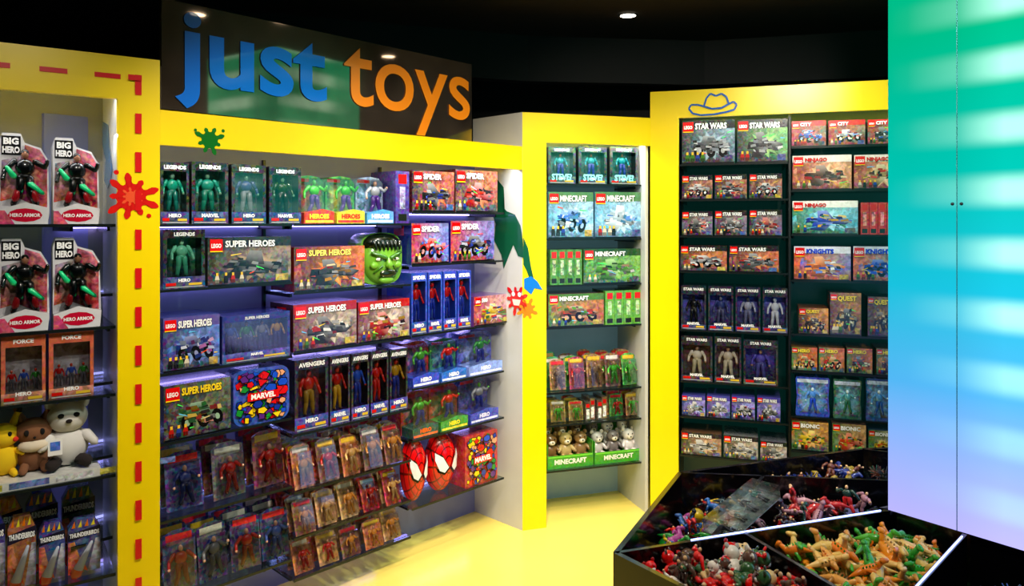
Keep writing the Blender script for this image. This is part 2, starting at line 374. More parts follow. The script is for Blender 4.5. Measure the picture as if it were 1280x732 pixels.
def clam(w, h, d, c1=(.85,.9,.85), c2=(.2,.5,.8), body=(.2,.6,.2), legs=(.3,.2,.5), head=(.3,.7,.3), label='TITAN', lc=(.9,.2,.1), seed=0, wide=1.2, pose=1):
    A = Acc()
    A.prism([(0,0),(w,0),(w,h*.86),(w*.85,h*.97),(w*.5,h),(w*.12,h*.96),(0,h*.84)], d*.45, d, c2, .4)
    A.prism([(.02*w,0),(.98*w,0),(.98*w,.25*h),(.6*w,.3*h),(.02*w,.22*h)], 0, d*.45, c1, .3)
    fan(A, .05*w, .25*h, .95*w, .84*h, w*.5, .55*h, d*.45-.0008, mixc(c1,(1,1,1),.3), c2, tuple(x*.4 for x in c2), 14, .5)
    fig(A, w*.5, d*.22, h*.2, h*.7, body, legs, head, None, min(wide, w/(h*.7*.58)), pose)
    A.rect(.03*w, 0.25*h, .97*w, .9*h, .001, (1,1,1), 0, 1)
    A.face([(.03*w,.001,.9*h),(.97*w,.001,.9*h),(.97*w,d*.45,.95*h),(.03*w,d*.45,.95*h)], (1,1,1), 0, 1)
    A.text(label, w*.5, h*.1, h*.1, -.001, lc, w*.85, .05, True); A.rect(.05*w, .02*h, .95*w, .07*h, -.001, lc, .3)
    A.rect(.05*w, .86*h, .5*w, .93*h, d*.45-.0012, (.85,.1,.1))
    return A
def heropack(w, h, d, seed=0):
    A = Acc(); wht = (.84,.84,.86)
    A.prism([(0,0),(w*.95,0),(w,h*.1),(w*.97,h*.72),(w*.82,h*.85),(w*.5,h*.9),(w*.42,h),(w*.06,h),(0,h*.9)], d*.3, d, wht, .05)
    A.prism([(0,0),(w*.95,0),(w*.98,h*.18),(w*.5,h*.24),(0,h*.16)], 0, d*.3, wht, .05)
    y = d*.3-.001
    A.poly([(w*.4,h*.28),(w*.95,h*.15),(w*.95,h*.7),(w*.8,h*.83),(w*.5,h*.88)], y, [(.45,.05,.2),(.75,.08,.15),(.85,.25,.4),(.9,.5,.55),(.6,.12,.3)], .6)
    A.poly([(w*.02,h*.25),(w*.38,h*.3),(w*.42,h*.75),(w*.05,h*.7)], y, [(.8,.3,.08),(.6,.3,.2),(.8,.75,.75),(.35,.35,.45)], .7)
    burst(A, w*.6, h*.55, w*.3, h*.25, y-.0006, (1,.8,.6), (.8,.2,.3), 10, seed)
    A.rect(w*.04, h*.76, w*.42, h*.97, y-.001, (.08,.08,.1)); A.text('BIG', w*.08, h*.875, h*.075, y-.002, (1,1,1), w*.3, .05); A.text('HERO', w*.06, h*.78, h*.075, y-.002, (1,1,1), w*.34, .05)
    bk = (.05,.07,.08)
    fig(A, w*.5, d*.15, h*.2, h*.62, bk, bk, (.75,.52,.4), (.06,.1,.1), 1.1, 1, (.05,.05,.06))
    gr = (.1,.8,.5)
    A.limb((w*.6, d*.06, h*.44), (w*.85, d*.06, h*.34), .012, .007, gr); A.limb((w*.28, d*.06, h*.52), (w*.14, d*.06, h*.62), .012, .007, gr)
    A.ell((w*.5, d*.09, h*.64), (w*.1, d*.06, h*.05), gr, 8, 5); A.ell((w*.42, d*.08, h*.37), (w*.045, d*.05, h*.035), gr, 8, 5); A.ell((w*.6, d*.08, h*.37), (w*.045, d*.05, h*.035), gr, 8, 5)
    A.limb((w*.3, d*.1, h*.27), (w*.36, d*.1, h*.36), .012, .012, (.75,.1,.15)); A.limb((w*.72, d*.1, h*.27), (w*.66, d*.1, h*.36), .012, .012, (.75,.1,.15))
    for q in ([(.05,.001,.2),(.95,.001,.2),(.9,.001,.8),(.45,.001,.86)],):
        A.face([(a*w, b, c*h) for a, b, c in q], (1,1,1), 0, 1)
    c = [(w*.5+w*.34*math.cos(k*.524), h*.1+h*.075*math.sin(k*.524)) for k in range(12)]
    A.poly(c, -.001, (.75,.08,.2)); A.text('HERO ARMOR', w*.5, h*.08, h*.04, -.002, (1,1,1), w*.6, .03, True)
    A.poly([(0,0),(w*.3,0),(w*.1,h*.15),(0,h*.15)], -.0008, (.8,.25,.4), .4)
    return A
def blister(A, w, h, card, body, head=(.8,.6,.5), seed=0):
    rng = random.Random(seed)
    A.prism([(0,0),(w,0),(w,h*.93),(w*.7,h),(w*.3,h),(0,h*.93)], 0, .002, card, .6)
    A.rect(.1*w, .82*h, .9*w, .93*h, -.0008, rng.choice([(.85,.1,.1),(.9,.85,.8),(.9,.7,.1)]), .2)
    fig(A, w*.5, -.02, h*.1, h*.66, body, tuple(c*.7 for c in body), head, None, min(1.2, w/(h*.66*.6)), rng.random())
    x0, x1, z0, z1, dd = .1*w, .9*w, .06*h, .8*h, -.036
    A.rect(x0+.004, z0, x1-.004, z1, dd, (1,1,1), 0, 1)
    A.face([(x0,0,z0),(x0+.004,dd,z0),(x0+.004,dd,z1),(x0,0,z1)], (1,1,1), 0, 1); A.face([(x1-.004,dd,z0),(x1,0,z0),(x1,0,z1),(x1-.004,dd,z1)], (1,1,1), 0, 1)
    A.face([(x0+.004,dd,z1),(x1-.004,dd,z1),(x1,0,z1+.008),(x0,0,z1+.008)], (1,1,1), 0, 1)
def vspines(w, h, d, n, col, seed=0, title='MINECRAFT'):
    A = Acc(); s = w/n
    for i in range(n):
        c = col if isinstance(col, tuple) else col[i % len(col)]
        A.box(i*s+.001, 0, 0, (i+1)*s-.001, d, h, c, .3)
        A.rect(i*s+s*.2, h*.76, i*s+s*.8, h*.94, -.001, (.85,.08,.08)); A.rect(i*s+s*.3, h*.28, i*s+s*.7, h*.7, -.001, mixc(c,(1,1,1),.45), .8)
        A.rect(i*s+s*.2, h*.05, i*s+s*.8, h*.18, -.001, (.12,.14,.1))
    return A

def put(U, x0, x1, yt, zs, off, name, fn, *a, dmax=.22, gap=.0025, **k):
    u0 = U.u(x0, off)+gap; u1 = U.u(x1, off)-gap
    h = U.z(yt, (x0+x1)/2, off) - zs
    A = fn(u1-u0, h, dmax, *a, **k)
    return A.build(name, U.M @ T(u0, off, zs+.0005))
BS = 'boxed_building_set'; AF = 'boxed_action_figure'
o = OM+.012
# ---- main unit
teal_reflection = dict(bg=(.12,.65,.5), bg2=(.02,.18,.18))  # pillar's teal reflection painted into box window and figure colours
for i, (a, b, c) in enumerate([(200,237,203),(239,286,203),(289,333,206),(336,377,209)]):
    put(MAIN, a, b, c, zL[0], o, AF, figbox, body=[(.1,.65,.52),(.12,.6,.5),(.15,.2,.45),(.14,.26,.1)][i], legs=[(.08,.45,.4),(.1,.5,.4),(.5,.5,.52),(.1,.12,.1)][i], head=(.45,.65,.55), seed=i, wide=1.25, **(teal_reflection if i<2 else dict(bg=(.22,.3,.32), bg2=(.03,.04,.05))))  # first two figures coloured teal to carry the same reflection
for i, (a, b, c) in enumerate([(379,419,218),(420,457,219),(458,493,220)]):
    put(MAIN, a, b, c, zL[0], o, AF, clam, [(.85,.2,.1),(.85,.8,.12),(.3,.6,.85)][i], [(.12,.5,.2),(.2,.6,.2),(.55,.62,.75)][i], [(.3,.75,.2),(.25,.65,.2),(.7,.7,.72)][i], (.35,.15,.55), [(.3,.75,.25),(.3,.7,.25),(.8,.6,.5)][i], 'HEROES', [(1,.9,.2),(.85,.12,.1),(1,1,1)][i], i)
put(MAIN, 494, 512, 214, zL[0], o, 'boxed_toy', vspines, 1, (.25,.15,.5))
SPI = [(.08,.08,.1),(.7,.72,.8),(.12,.25,.75),(.8,.08,.08)]
put(MAIN, 515, 568, 214, zR[0], o, BS, setbox, (.4,.1,.12), (.95,.5,.2), (.08,.08,.15), title='SPIDER', pal=[(.08,.08,.1),(.2,.2,.24),(.12,.25,.75)], seed=4)
put(MAIN, 569, 622, 213, zR[0], o, BS, setbox, (.45,.12,.12), (.95,.6,.3), (.1,.08,.12), title='SPIDER', pal=[(.08,.08,.1),(.2,.2,.24),(.8,.08,.08)], seed=5)
put(MAIN, 203, 257, 287, zL[1], o, AF, figbox, body=(.45,.85,.7), legs=(.3,.75,.6), head=(.6,.9,.75), wide=1.2, seed=2, **teal_reflection)  # pale teal figure colours include the painted pillar reflection
put(MAIN, 259, 364, 296, zL[1], o, BS, setbox, (.33,.36,.36), (.8,.6,.4), (.1,.12,.13), 'SUPER HEROES', (.95,.95,.95), [(.08,.09,.1),(.12,.13,.15),(.2,.22,.25)], 7, strip=(.12,.15,.17))
put(MAIN, 367, 456, 308, zM[1], o, BS, setbox, (.7,.12,.06), (1,.75,.2), (.25,.05,.05), 'SUPER HEROES', (1,.9,.4), [(.1,.1,.12),(.8,.55,.15),(.75,.15,.08),(.25,.25,.28)], 8)
put(MAIN, 514, 561, 279, zR[1], o, 'boxed_toy_vehicle', setbox, (.1,.2,.75), (.75,.85,.95), (.65,.06,.12), 'SPIDER', (1,1,1), SPI, 9)
put(MAIN, 563, 618, 276, zR[1], o, 'boxed_toy_vehicle', setbox, (.15,.12,.65), (.75,.85,.95), (.65,.06,.12), 'SPIDER', (1,1,1), SPI, 10)
put(MAIN, 203, 275, 395, zL[2], o, BS, setbox, (.15,.28,.75), (.6,.8,.98), (.1,.1,.4), 'SUPER HEROES', (1,1,1), [(.1,.15,.5),(.15,.15,.2),(.6,.65,.8),(.5,.15,.5)], 12, strip=(.35,.3,.6))
put(MAIN, 277, 363, 392, zL[2], o, AF, figbox, (.12,.16,.5), (.55,.6,.9), (.2,.2,.45), title='SUPER HEROES', n=4, seed=1, sub=(.25,.25,.7), win=(.04,.2,.96,.86), legs=(.25,.25,.5), wide=1.3)
put(MAIN, 366, 446, 378, zM[2], o, BS, setbox, (.5,.45,.45), (.98,.9,.75), (.35,.08,.08), 'SUPER HEROES', (1,1,1), [(.1,.1,.12),(.4,.4,.42),(.75,.12,.08),(.8,.8,.8)], 13, side=(.3,.05,.05), strip=(.65,.05,.06))
put(MAIN, 447, 512, 375, zM[2], o, BS, setbox, (.5,.45,.5), (.98,.9,.75), (.4,.08,.08), 'SUPER HEROES', (1,1,1), [(.1,.1,.12),(.8,.6,.15),(.75,.12,.08),(.8,.8,.8)], 14, side=(.4,.05,.05), strip=(.7,.05,.06))
for i, (a, b) in enumerate([(514,534),(535,553),(554,571),(572,589)]):
    put(MAIN, a, b, 341-i, zR[2], o, AF, figbox, (.12,.25,.7), (.6,.8,.98), (.1,.25,.65), (.85,.06,.06), (.12,.2,.7), (.85,.06,.06), 'SPIDER', (1,1,1), (.12,.25,.7), seed=i)
put(MAIN, 592, 637, 369, zR[2], o, BS, setbox, (.6,.35,.4), (.95,.85,.85), (.6,.06,.08), '500', (1,1,1), [(.8,.08,.1),(.15,.25,.75),(.2,.5,.2),(.85,.7,.15)], 15, side=(.4,.2,.5))
put(MAIN, 204, 289, 477, zL[3], o, BS, setbox, (.1,.12,.22), (.55,.6,.3), (.04,.05,.09), 'SUPER HEROES', (1,.85,.15), [(.08,.08,.1),(.7,.55,.1),(.65,.12,.08),(.15,.4,.2)], 16)
for i, (a, b) in enumerate([(368,411),(412,438),(439,462),(463,486),(487,510)]):
    put(MAIN, a, b, [448,444,441,438,436][i], zM[3], o, AF, figbox, (.1,.06,.12), (.8,.45,.3), (.2,.12,.4), [(.8,.12,.06),(.75,.08,.06),(.15,.3,.75),(.8,.1,.06),(.75,.55,.1)][i], [(.65,.5,.15),(.8,.6,.15),(.15,.2,.6),(.75,.1,.06),(.1,.15,.55)][i], (.8,.2,.1), 'AVENGERS', (.9,.9,.9), (.15,.2,.65), seed=i)
for i, (a, b, c) in enumerate([(515,550,429),(551,584,425),(585,629,416)]):
    put(MAIN, a, b, c, zR[3], o, AF, clam, [(.12,.25,.75),(.15,.4,.8),(.5,.6,.9)][i], [(.75,.15,.1),(.15,.55,.35),(.25,.3,.75)][i], [(.3,.65,.2),(.85,.1,.06),(.2,.55,.25)][i], (.15,.2,.6), (.4,.75,.25), 'HERO', (1,1,1), i)
for i, (a, b, c) in enumerate([(515,549,492),(550,586,483),(587,624,474)]):
    put(MAIN, a, b, c, zR[4], o, AF, clam, [(.12,.3,.25),(.2,.55,.15),(.2,.25,.7)][i], [(.65,.06,.05),(.7,.08,.06),(.15,.15,.55)][i], [(.3,.65,.2),(.85,.1,.06),(.6,.6,.65)][i], (.15,.2,.6), (.4,.75,.25), 'HERO', [(1,.4,.1),(1,.9,.2),(.9,.9,1)][i], i)
def comic(w, h, d, base=(.15,.3,.7), seed=0, r=.2):
    rng = random.Random(seed); A = Acc(); pts = []
    rr = r*min(w, h)
    for cx, cz, a0 in ((w-rr, rr, -90), (w-rr, h-rr, 0), (rr, h-rr, 90), (rr, rr, 180)):
        for k in range(5):
            a = math.radians(a0+k*22.5); pts.append((cx+rr*math.cos(a), cz+rr*math.sin(a)))
    A.prism(pts, 0, d, base, .3)
    P = [(.85,.06,.08),(.1,.3,.8),(.1,.55,.2),(.95,.8,.1),(.85,.06,.08),(.9,.62,.45),(.1,.2,.6),(.35,.15,.5)]
    for i in range(120):
        x = w*rng.uniform(.08,.92); z = h*rng.uniform(.08,.92); s = min(w,h)*rng.uniform(.035,.085); n = rng.randint(3,6); a = rng.random()*6; st = rng.uniform(.6,1.6)
        for k_, cc in ((1.25, (.04,.04,.05)), (1, P[i % 8])):
            A.poly([(min(.97*w,max(.03*w,x+s*k_*st*math.cos(a+k*6.283/n))), min(.97*h,max(.03*h,z+s*k_*math.sin(a+k*6.283/n)))) for k in range(n)], -.0005-.00005*(i*2+(k_ == 1)), cc)
    A.rect(0.22*w, .44*h, .78*w, .58*h, -.014, (.85,.05,.06)); A.text('MARVEL', w*.5, h*.46, h*.1, -.0145, (1,1,1), w*.5, .04, True)
    return A
put(MAIN, 291, 362, 460, zL[3], o, 'comic_print_lunch_box', comic, seed=3, r=.18, dmax=.1)
put(MAIN, 581, 622, 541, zR[5], o, 'comic_print_gift_bag', comic, base=(.7,.1,.1), seed=5, r=.03, dmax=.15)

def greenhead(w, h, d):
    A = Acc(); g = (.44,.68,.20); g2 = (.22,.42,.1); blk = (.06,.1,.05)
    pts = [(w*(.5+.5*math.copysign(abs(math.cos(t))**.6, math.cos(t))), h*(.5+.5*math.copysign(abs(math.sin(t))**.6, math.sin(t)))) for t in [k*math.pi/14 for k in range(28)]]
    A.prism(pts, d*.35, d, (.40,.62,.2))
    A.ell((w*.5, d*.4, h*.47), (w*.46, d*.38, h*.46), g, 20, 14)
    A.ell((w*.5, d*.42, h*.8), (w*.45, d*.38, h*.2), blk, 16, 8)
    for i in range(7): A.limb((w*(.2+.1*i), d*.1, h*.83), (w*(.24+.09*i), d*.03, h*.68), w*.05, w*.02, blk)
    for s in (-1, 1):
        A.limb((w*(.5+s*.06), -.002, h*.52), (w*(.5+s*.33), d*.1, h*.62), w*.045, w*.035, g2)
        A.ell((w*(.5+s*.19), d*.045, h*.5), (w*.085, .006, h*.032), (.95,.95,.85), 10, 6)
        A.ell((w*(.5+s*.17), d*.02, h*.5), (w*.025, .005, h*.024), (.1,.25,.05), 8, 5)
        A.limb((w*(.5+s*.13), d*.02, h*.37), (w*(.5+s*.27), d*.14, h*.24), w*.02, w*.02, g2)
        A.ell((w*(.5+s*.27), d*.12, h*.38), (w*.1, d*.08, h*.07), g, 10, 6)
        A.ell((w*(.5+s*.47), d*.45, h*.46), (w*.04, d*.1, h*.09), g, 8, 6)
    A.limb((w*.5, d*.02, h*.5), (w*.5, -.008, h*.38), w*.04, w*.075, g)
    A.ell((w*.5, d*.02, h*.23), (w*.2, .012, h*.075), (.12,.16,.07), 14, 6)
    for i in range(6): A.box(w*(.35+.05*i), -.001, h*.24, w*(.392+.05*i), .01, h*.28, (.95,.93,.85))
    for i in range(5): A.box(w*(.37+.05*i), -.001, h*.175, w*(.412+.05*i), .01, h*.21, (.9,.88,.8))
    A.ell((w*.5, d*.1, h*.1), (w*.18, d*.1, h*.07), g, 10, 6)
    return A
put(MAIN, 458, 512, 291, zM[1], o, 'green_giant_head_bag', greenhead, dmax=.18)

def mask(w, h, d):
    A = Acc(); red = (.88,.05,.07); prof = 30; seg = 80; i0 = len(A.v)
    for a in range(prof+1):
        th = math.pi/2*a/prof
        for b in range(seg):
            ph = 2*math.pi*b/seg; s = math.sin(th); tz = math.sin(ph)
            x = w*.5*(1 - (.18*max(0,-tz)**1.5))*s*math.cos(ph); z = h*.5*s*tz
            A.v.append(Vector((w*.5+x, d*(1-math.cos(th)), h*.5+z)))
    for a in range(prof):
        for b in range(seg):
            A.f.append((i0+a*seg+b, i0+a*seg+(b+1)%seg, i0+(a+1)*seg+(b+1)%seg, i0+(a+1)*seg+b)[::-1])
            dark = (b % 8 == 0) or (a % 6 == 5); A._c((.45,.02,.03) if dark else red, 0, 4); A.m.append(0); A.s.append(True)
    for s in (-1, 1):
        for sc_, col, yy in ((1.3, (.03,.03,.03), .0), (1, (.93,.94,.96), -.004)):
            pts = [(.05,-.05),(.16,-.13),(.29,-.09),(.38,.08),(.36,.2),(.2,.12)]
            c = (.22,.02); P = []
            for px, pz in pts:
                px = c[0]+(px-c[0])*sc_; pz = c[1]+(pz-c[1])*sc_
                rr = min(.97, math.hypot(px*2, pz*2)); P.append((w*.5+s*px*w, d*(1-math.sqrt(1-rr*rr))-.006+yy, h*.52+pz*h))
            if s < 0: P.reverse()
            cx = sum(p[0] for p in P)/6; cy = sum(p[1] for p in P)/6-.006; cz = sum(p[2] for p in P)/6
            for k in range(6): A.face([(cx,cy,cz), P[k], P[(k+1)%6]], col)
    return A
put(MAIN, 512, 542, 549, zR[5], o-.01, 'webbed_hero_mask', mask, dmax=.09)
put(MAIN, 543, 580, 543, zR[5], o, 'webbed_hero_mask', mask, dmax=.1)

def carded_row(name, U, x0, x1, z, offs, w, h, cards, bodies, seed, lean=.12, jitter=.01):
    rng = random.Random(seed); A = Acc(); a = U.u(x0, offs[0]); b = U.u(x1, offs[0])
    for r, off in enumerate(offs):
        n = max(1, int((b-a)/(w*1.06))); st = (b-a)/n
        for i in range(n):
            A.M = T(i*st+st*.5-w*.5+rng.uniform(-1,1)*jitter*.3, off-offs[0]+rng.uniform(-1,1)*jitter, .004) @ Matrix.Rotation(-lean-rng.uniform(0,.06), 4, 'X') @ RZ(rng.uniform(-.12,.12))
            blister(A, w, h*rng.uniform(.92,1.05), rng.choice(cards), rng.choice(bodies), seed=rng.randint(0,999))
    return A.build(name, U.M @ T(a, offs[0], z))
carded_row('carded_action_figures', MAIN, 204, 362, zL[4], (.18,.27,.35), .15, .24, [(.45,.12,.12),(.15,.15,.45),(.3,.25,.3)], [(.75,.12,.1),(.15,.2,.5),(.5,.5,.52)], 1)
carded_row('carded_action_figures', MAIN, 204, 362, zL[5], (.18,.27,.35), .13, .24, [(.3,.12,.2),(.1,.12,.35)], [(.25,.35,.65),(.65,.12,.12),(.4,.4,.42)], 2)
GB = [(.95,.72,.42),(.9,.58,.22),(.92,.87,.72),(.75,.12,.08),(.8,.52,.22)]
GC = [(.75,.42,.2),(.8,.6,.36),(.7,.12,.1),(.5,.3,.2)]
carded_row('carded_action_figures', MAIN, 366, 505, zM[4], (.13,.18,.23,.28,.33), .1, .2, GC, GB, 3, .25)
carded_row('carded_action_figures', MAIN, 366, 505, zM[5], (.13,.18,.23,.28,.33), .1, .17, GC, GB, 4, .3)
carded_row('carded_action_figures', MAIN, 366, 505, zM[6], (.14,.22,.3), .1, .15, GC, GB, 5, .3)

# ---- narrow block-game unit
o = OK_
for i, (a, b) in enumerate([(685,720),(723,759),(762,798)]):
    put(MINE, a, b, 184, zK[0], o, AF, figbox, (.04,.12,.12), (.12,.5,.5), (.03,.1,.1), (.1,.6,.65), (.15,.15,.6), (.6,.42,.3), 'MINECRAFT', (.8,.9,.9), (.06,.3,.3), seed=0, wide=1.2)
cap = Acc()
for a in (702, 741, 780): cap.text('STEVE?', MINE.u(a, o), 0, .04, 0, (.55,.9,.9), .13, .04, True)
cap.build('box_caption', MINE.M @ T(0, o-.004, zK[0]+.02))
snow = dict(pal=[(.9,.95,1),(.8,.9,.97),(.2,.45,.85),(.3,.6,.8)])
for i, (a, b) in enumerate([(685,742),(743,802)]):
    put(MINE, a, b, 240, zK[1], o, BS, setbox, (.4,.68,.85), (.9,.97,1), (.35,.6,.75), 'MINECRAFT', (.95,.95,.95), seed=20+i, strip=(.3,.5,.3), **snow)
put(MINE, 687, 728, 312, zK[2], o, BS, vspines, 4, (.25,.5,.12), dmax=.2)
put(MINE, 729, 801, 311, zK[2], o, BS, setbox, (.3,.6,.15), (.6,.8,.4), (.12,.38,.1), 'MINECRAFT', (.95,.95,.95), [(.3,.6,.12),(.45,.3,.15),(.5,.5,.5),(.2,.45,.1)], 22, strip=(.1,.28,.08))
put(MINE, 685, 755, 367, zK[3], o, BS, setbox, (.6,.2,.1), (.85,.6,.2), (.25,.45,.1), 'MINECRAFT', (.95,.95,.95), [(.5,.3,.15),(.75,.2,.08),(.3,.6,.12),(.3,.2,.15)], 23, strip=(.25,.45,.1))
put(MINE, 756, 803, 363, zK[3], o, BS, vspines, 4, (.33,.62,.15), dmax=.2)
MC = [(.65,.12,.1),(.2,.6,.15),(.45,.28,.15),(.6,.42,.18)]; MB = [(.3,.75,.2),(.8,.15,.1),(.55,.42,.28),(.9,.65,.42)]
carded_row('carded_action_figures', MINE, 686, 800, zK[4], (.12,.2,.28), .1, .2, MC, MB, 6, .12)
carded_row('carded_action_figures', MINE, 686, 730, zK[5], (.14,.2,.26), .09, .13, [(.5,.5,.15),(.6,.5,.15)], MB, 7, .1)
carded_row('carded_action_figures', MINE, 762, 800, zK[5], (.14,.2,.26), .09, .15, MC, MB, 8, .1)
def small_pile(U, x0, x1, z, cols, name, seed):
    A = Acc(); rng = random.Random(seed); a = U.u(x0, .12); b = U.u(x1, .12); w = b-a
    for i in range(4):
        A.M = T(w*i/4, .02*(i % 2), 0); c = cols[i % len(cols)]
        hh = .1+.05*rng.random(); A.box(.003, 0, 0, w/4-.003, .14, hh, c, .4); A.rect(.01, .01, w/4-.01, hh*.6, -.001, (.9,.9,.85), .6)
        A.rect(.008, hh*.7, w/4-.008, hh*.9, -.001, (.8,.1,.1))
    return A.build(name, U.M @ T(a, .12, z+.0005))
small_pile(MINE, 731, 761, zK[5], [(.3,.25,.15),(.5,.35,.2)], 'boxed_toy', 3)
def plush_animal(A, x, y, z, s, col, ear=(.3,.2,.15), face=(.95,.9,.8)):
    A.ell((x, y, z+.3*s), (.3*s, .26*s, .32*s), col, 12, 8); A.ell((x, y-.04*s, z+.75*s), (.28*s, .25*s, .25*s), col, 12, 8)
    A.ell((x, y-.24*s, z+.68*s), (.14*s, .1*s, .1*s), face, 10, 6); A.ell((x, y-.33*s, z+.71*s), (.035*s,)*3, (.05,.05,.05), 6, 4)
    for k in (-1, 1):
        A.ell((x+k*.22*s, y, z+.97*s), (.1*s, .05*s, .1*s), ear, 8, 6); A.ell((x+k*.1*s, y-.27*s, z+.82*s), (.03*s,)*3, (.03,.03,.03), 6, 4)
        A.limb((x+k*.22*s, y-.1*s, z+.45*s), (x+k*.34*s, y-.25*s, z+.3*s), .08*s, .07*s, col); A.limb((x+k*.15*s, y-.15*s, z+.12*s), (x+k*.2*s, y-.38*s, z+.1*s), .1*s, .1*s, col)
        A.ell((x+k*.2*s, y-.47*s, z+.11*s), (.08*s, .02*s, .09*s), face, 8, 5)
def tray(w, h, d, cols, n, seed):
    A = Acc(); g = (.2,.6,.08); t = .004; fh = h*.36
    A.box(0, 0, 0, w, t, fh, g, .2); A.box(0, t, 0, t, d, h*.7, g, .2); A.box(w-t, t, 0, w, d, h*.7, g, .2); A.box(t, d-t, 0, w-t, d, h, (.3,.65,.2), .3); A.box(t, t, 0, w-t, d-t, t, g)
    A.text('MINECRAFT', w*.5, fh*.3, fh*.4, -.001, (.95,.95,.9), w*.7, .04, True); A.rect(.02*w, fh*.85, .98*w, fh*.95, -.001, (.45,.85,.25))
    for r in range(2):
        for i in range(n):
            plush_animal(A, w*(i+.5)/n, d*(.36+.32*r), fh*(.45+.55*r), h*.72, cols[(i+r) % len(cols)], ear=cols[i % len(cols)])
    return A
put(MINE, 684, 742, 540, zK[6], .11, 'plush_display_tray', tray, [(.5,.36,.2),(.8,.68,.42),(.6,.45,.28)], 3, 1, dmax=.26)
put(MINE, 743, 803, 537, zK[6], .11, 'plush_display_tray', tray, [(.85,.8,.76),(.5,.45,.43),(.95,.9,.87)], 3, 2, dmax=.26)

# ---- right unit
o = OS
SW = dict(title='STAR WARS', tcol=(.95,.95,.95))
for i, (a, b) in enumerate([(852,919),(921,985)]):
    put(STAR, a, b, 150-i, zA[0], o, BS, setbox, [(.2,.35,.45),(.12,.55,.28)][i], [(.85,.93,.98),(.85,.9,.55)][i], (.06,.1,.14), seed=30+i, strip=(.04,.04,.06), dmax=.25, **SW)
for r, (zz, yt) in enumerate([(zA[1],219),(zA[2],264)]):
    for i, (a, b) in enumerate([(852,891),(893,934),(936,978)]):
        put(STAR, a, b, yt-i, zz, o, BS, setbox, [(.45,.2,.15),(.2,.25,.5)][r], (.95,.7,.5), (.1,.05,.1), seed=33+i+r*3, strip=(.04,.04,.06), dmax=.2, pal=GREY+[(.7,.12,.08)], **SW)
for i, (a, b) in enumerate([(850,909),(911,974)]):
    put(STAR, a, b, 307, zA[3], o, BS, setbox, (.6,.18,.1), (1,.7,.4), (.2,.06,.08), seed=40+i, strip=(.04,.04,.06), pal=GREY+[(.7,.15,.08)], **SW)
for i, (a, b) in enumerate([(851,883),(885,917),(919,951),(953,985)]):
    put(STAR, a, b, 357+i, zA[4], o, AF, figbox, (.05,.05,.16), (.35,.35,.85), (.06,.06,.3), [(.08,.08,.1),(.2,.25,.5),(.7,.7,.8),(.9,.9,.95)][i], [(.08,.08,.1),(.3,.3,.45),(.45,.45,.6),(.85,.85,.9)][i], [(.1,.1,.1),(.5,.5,.6),(.3,.3,.35),(.9,.9,.95)][i], 'STAR WARS', (.9,.9,.9), (.12,.12,.45), seed=1, win=(.06,.12,.94,.8))
for i, (a, b, c) in enumerate([(851,891,420),(893,927,421),(929,973,425)]):
    put(STAR, a, b, c, zA[5], o, AF, figbox, (.05,.05,.12), [(.55,.3,.2),(.5,.3,.3),(.25,.25,.85)][i], (.06,.05,.2), [(.9,.85,.78),(.85,.78,.7),(.35,.3,.75)][i], [(.8,.75,.62),(.8,.75,.65),(.3,.3,.6)][i], (.75,.55,.42), 'STAR WARS', (.9,.9,.9), (.18,.1,.2), seed=1, win=(.06,.12,.94,.8), wide=1.2)
for i, a in enumerate([852,883,914,946]):
    put(STAR, a, a+30, 494+i*.8, zA[6], o, BS, setbox, (.35,.32,.8), (.85,.85,1), (.15,.12,.5), seed=45+i, strip=(.25,.22,.6), **SW)
for i, (a, b, c) in enumerate([(851,902,541),(904,948,545),(950,984,552)]):
    put(STAR, a, b, c, zA[7], o, BS, setbox, [(.55,.35,.2),(.6,.6,.6),(.55,.55,.6)][i], (.95,.85,.7), (.15,.08,.08), seed=50+i, strip=(.04,.04,.06), **SW)
CITY = [(.8,.1,.08),(.85,.85,.88),(.12,.4,.85),(.2,.2,.2)]
for i, (a, b) in enumerate([(989,1033),(1035,1082),(1084,1126)]):
    put(STAR, a, b, 151-i, zB[0], o, BS, setbox, (.15,.45,.4), (.95,.3,.15), (.6,.06,.06), title='CITY', seed=60+i, strip=(.75,.05,.06), pal=CITY)
NJ = dict(title='NINJAGO', tcol=(.85,.05,.05))
for i, (a, b) in enumerate([(990,1065),(1067,1135)]):
    put(STAR, a, b, 194-i, zB[1], o, BS, setbox, (.8,.45,.25), (1,.92,.75), (.6,.15,.08), seed=64+i, strip=(.95,.9,.85), pal=[(.75,.1,.06),(.35,.18,.12),(.8,.65,.35),(.12,.12,.12)], **NJ)
put(STAR, 990, 1073, 251, zB[2], o, BS, setbox, (.25,.7,.85), (.85,.97,.98), (.1,.5,.35), seed=66, strip=(.95,.95,.92), pal=[(.12,.25,.8),(.85,.65,.12),(.85,.88,.9),(.1,.5,.25)], **NJ)
put(STAR, 1075, 1120, 253, zB[2], o, BS, vspines, 4, (.8,.07,.05), dmax=.2)
for i, (a, b) in enumerate([(992,1064),(1066,1130)]):
    put(STAR, a, b, 308, zB[3], o, BS, setbox, (.15,.28,.85), (1,.8,.3), (.85,.35,.08), title='KNIGHTS', tcol=(.15,.25,.85), seed=68+i, strip=(.9,.9,.95), pal=[(.12,.3,.85),(.95,.45,.05),(.85,.85,.9),(.2,.2,.25)])
WM = [(.85,.6,.25),(.4,.25,.15),(.9,.85,.65),(.15,.15,.15)]
for i, (a, b, c) in enumerate([(998,1036,385),(1037,1077,366),(1084,1118,371)]):
    put(STAR, a, b, c, zB[4], o, BS, setbox, [(.7,.35,.08),(.6,.3,.08),(.15,.08,.08)][i], (1,.75,.25), (.3,.12,.05), title='QUEST', tcol=(1,.85,.2), seed=70+i, pal=WM)
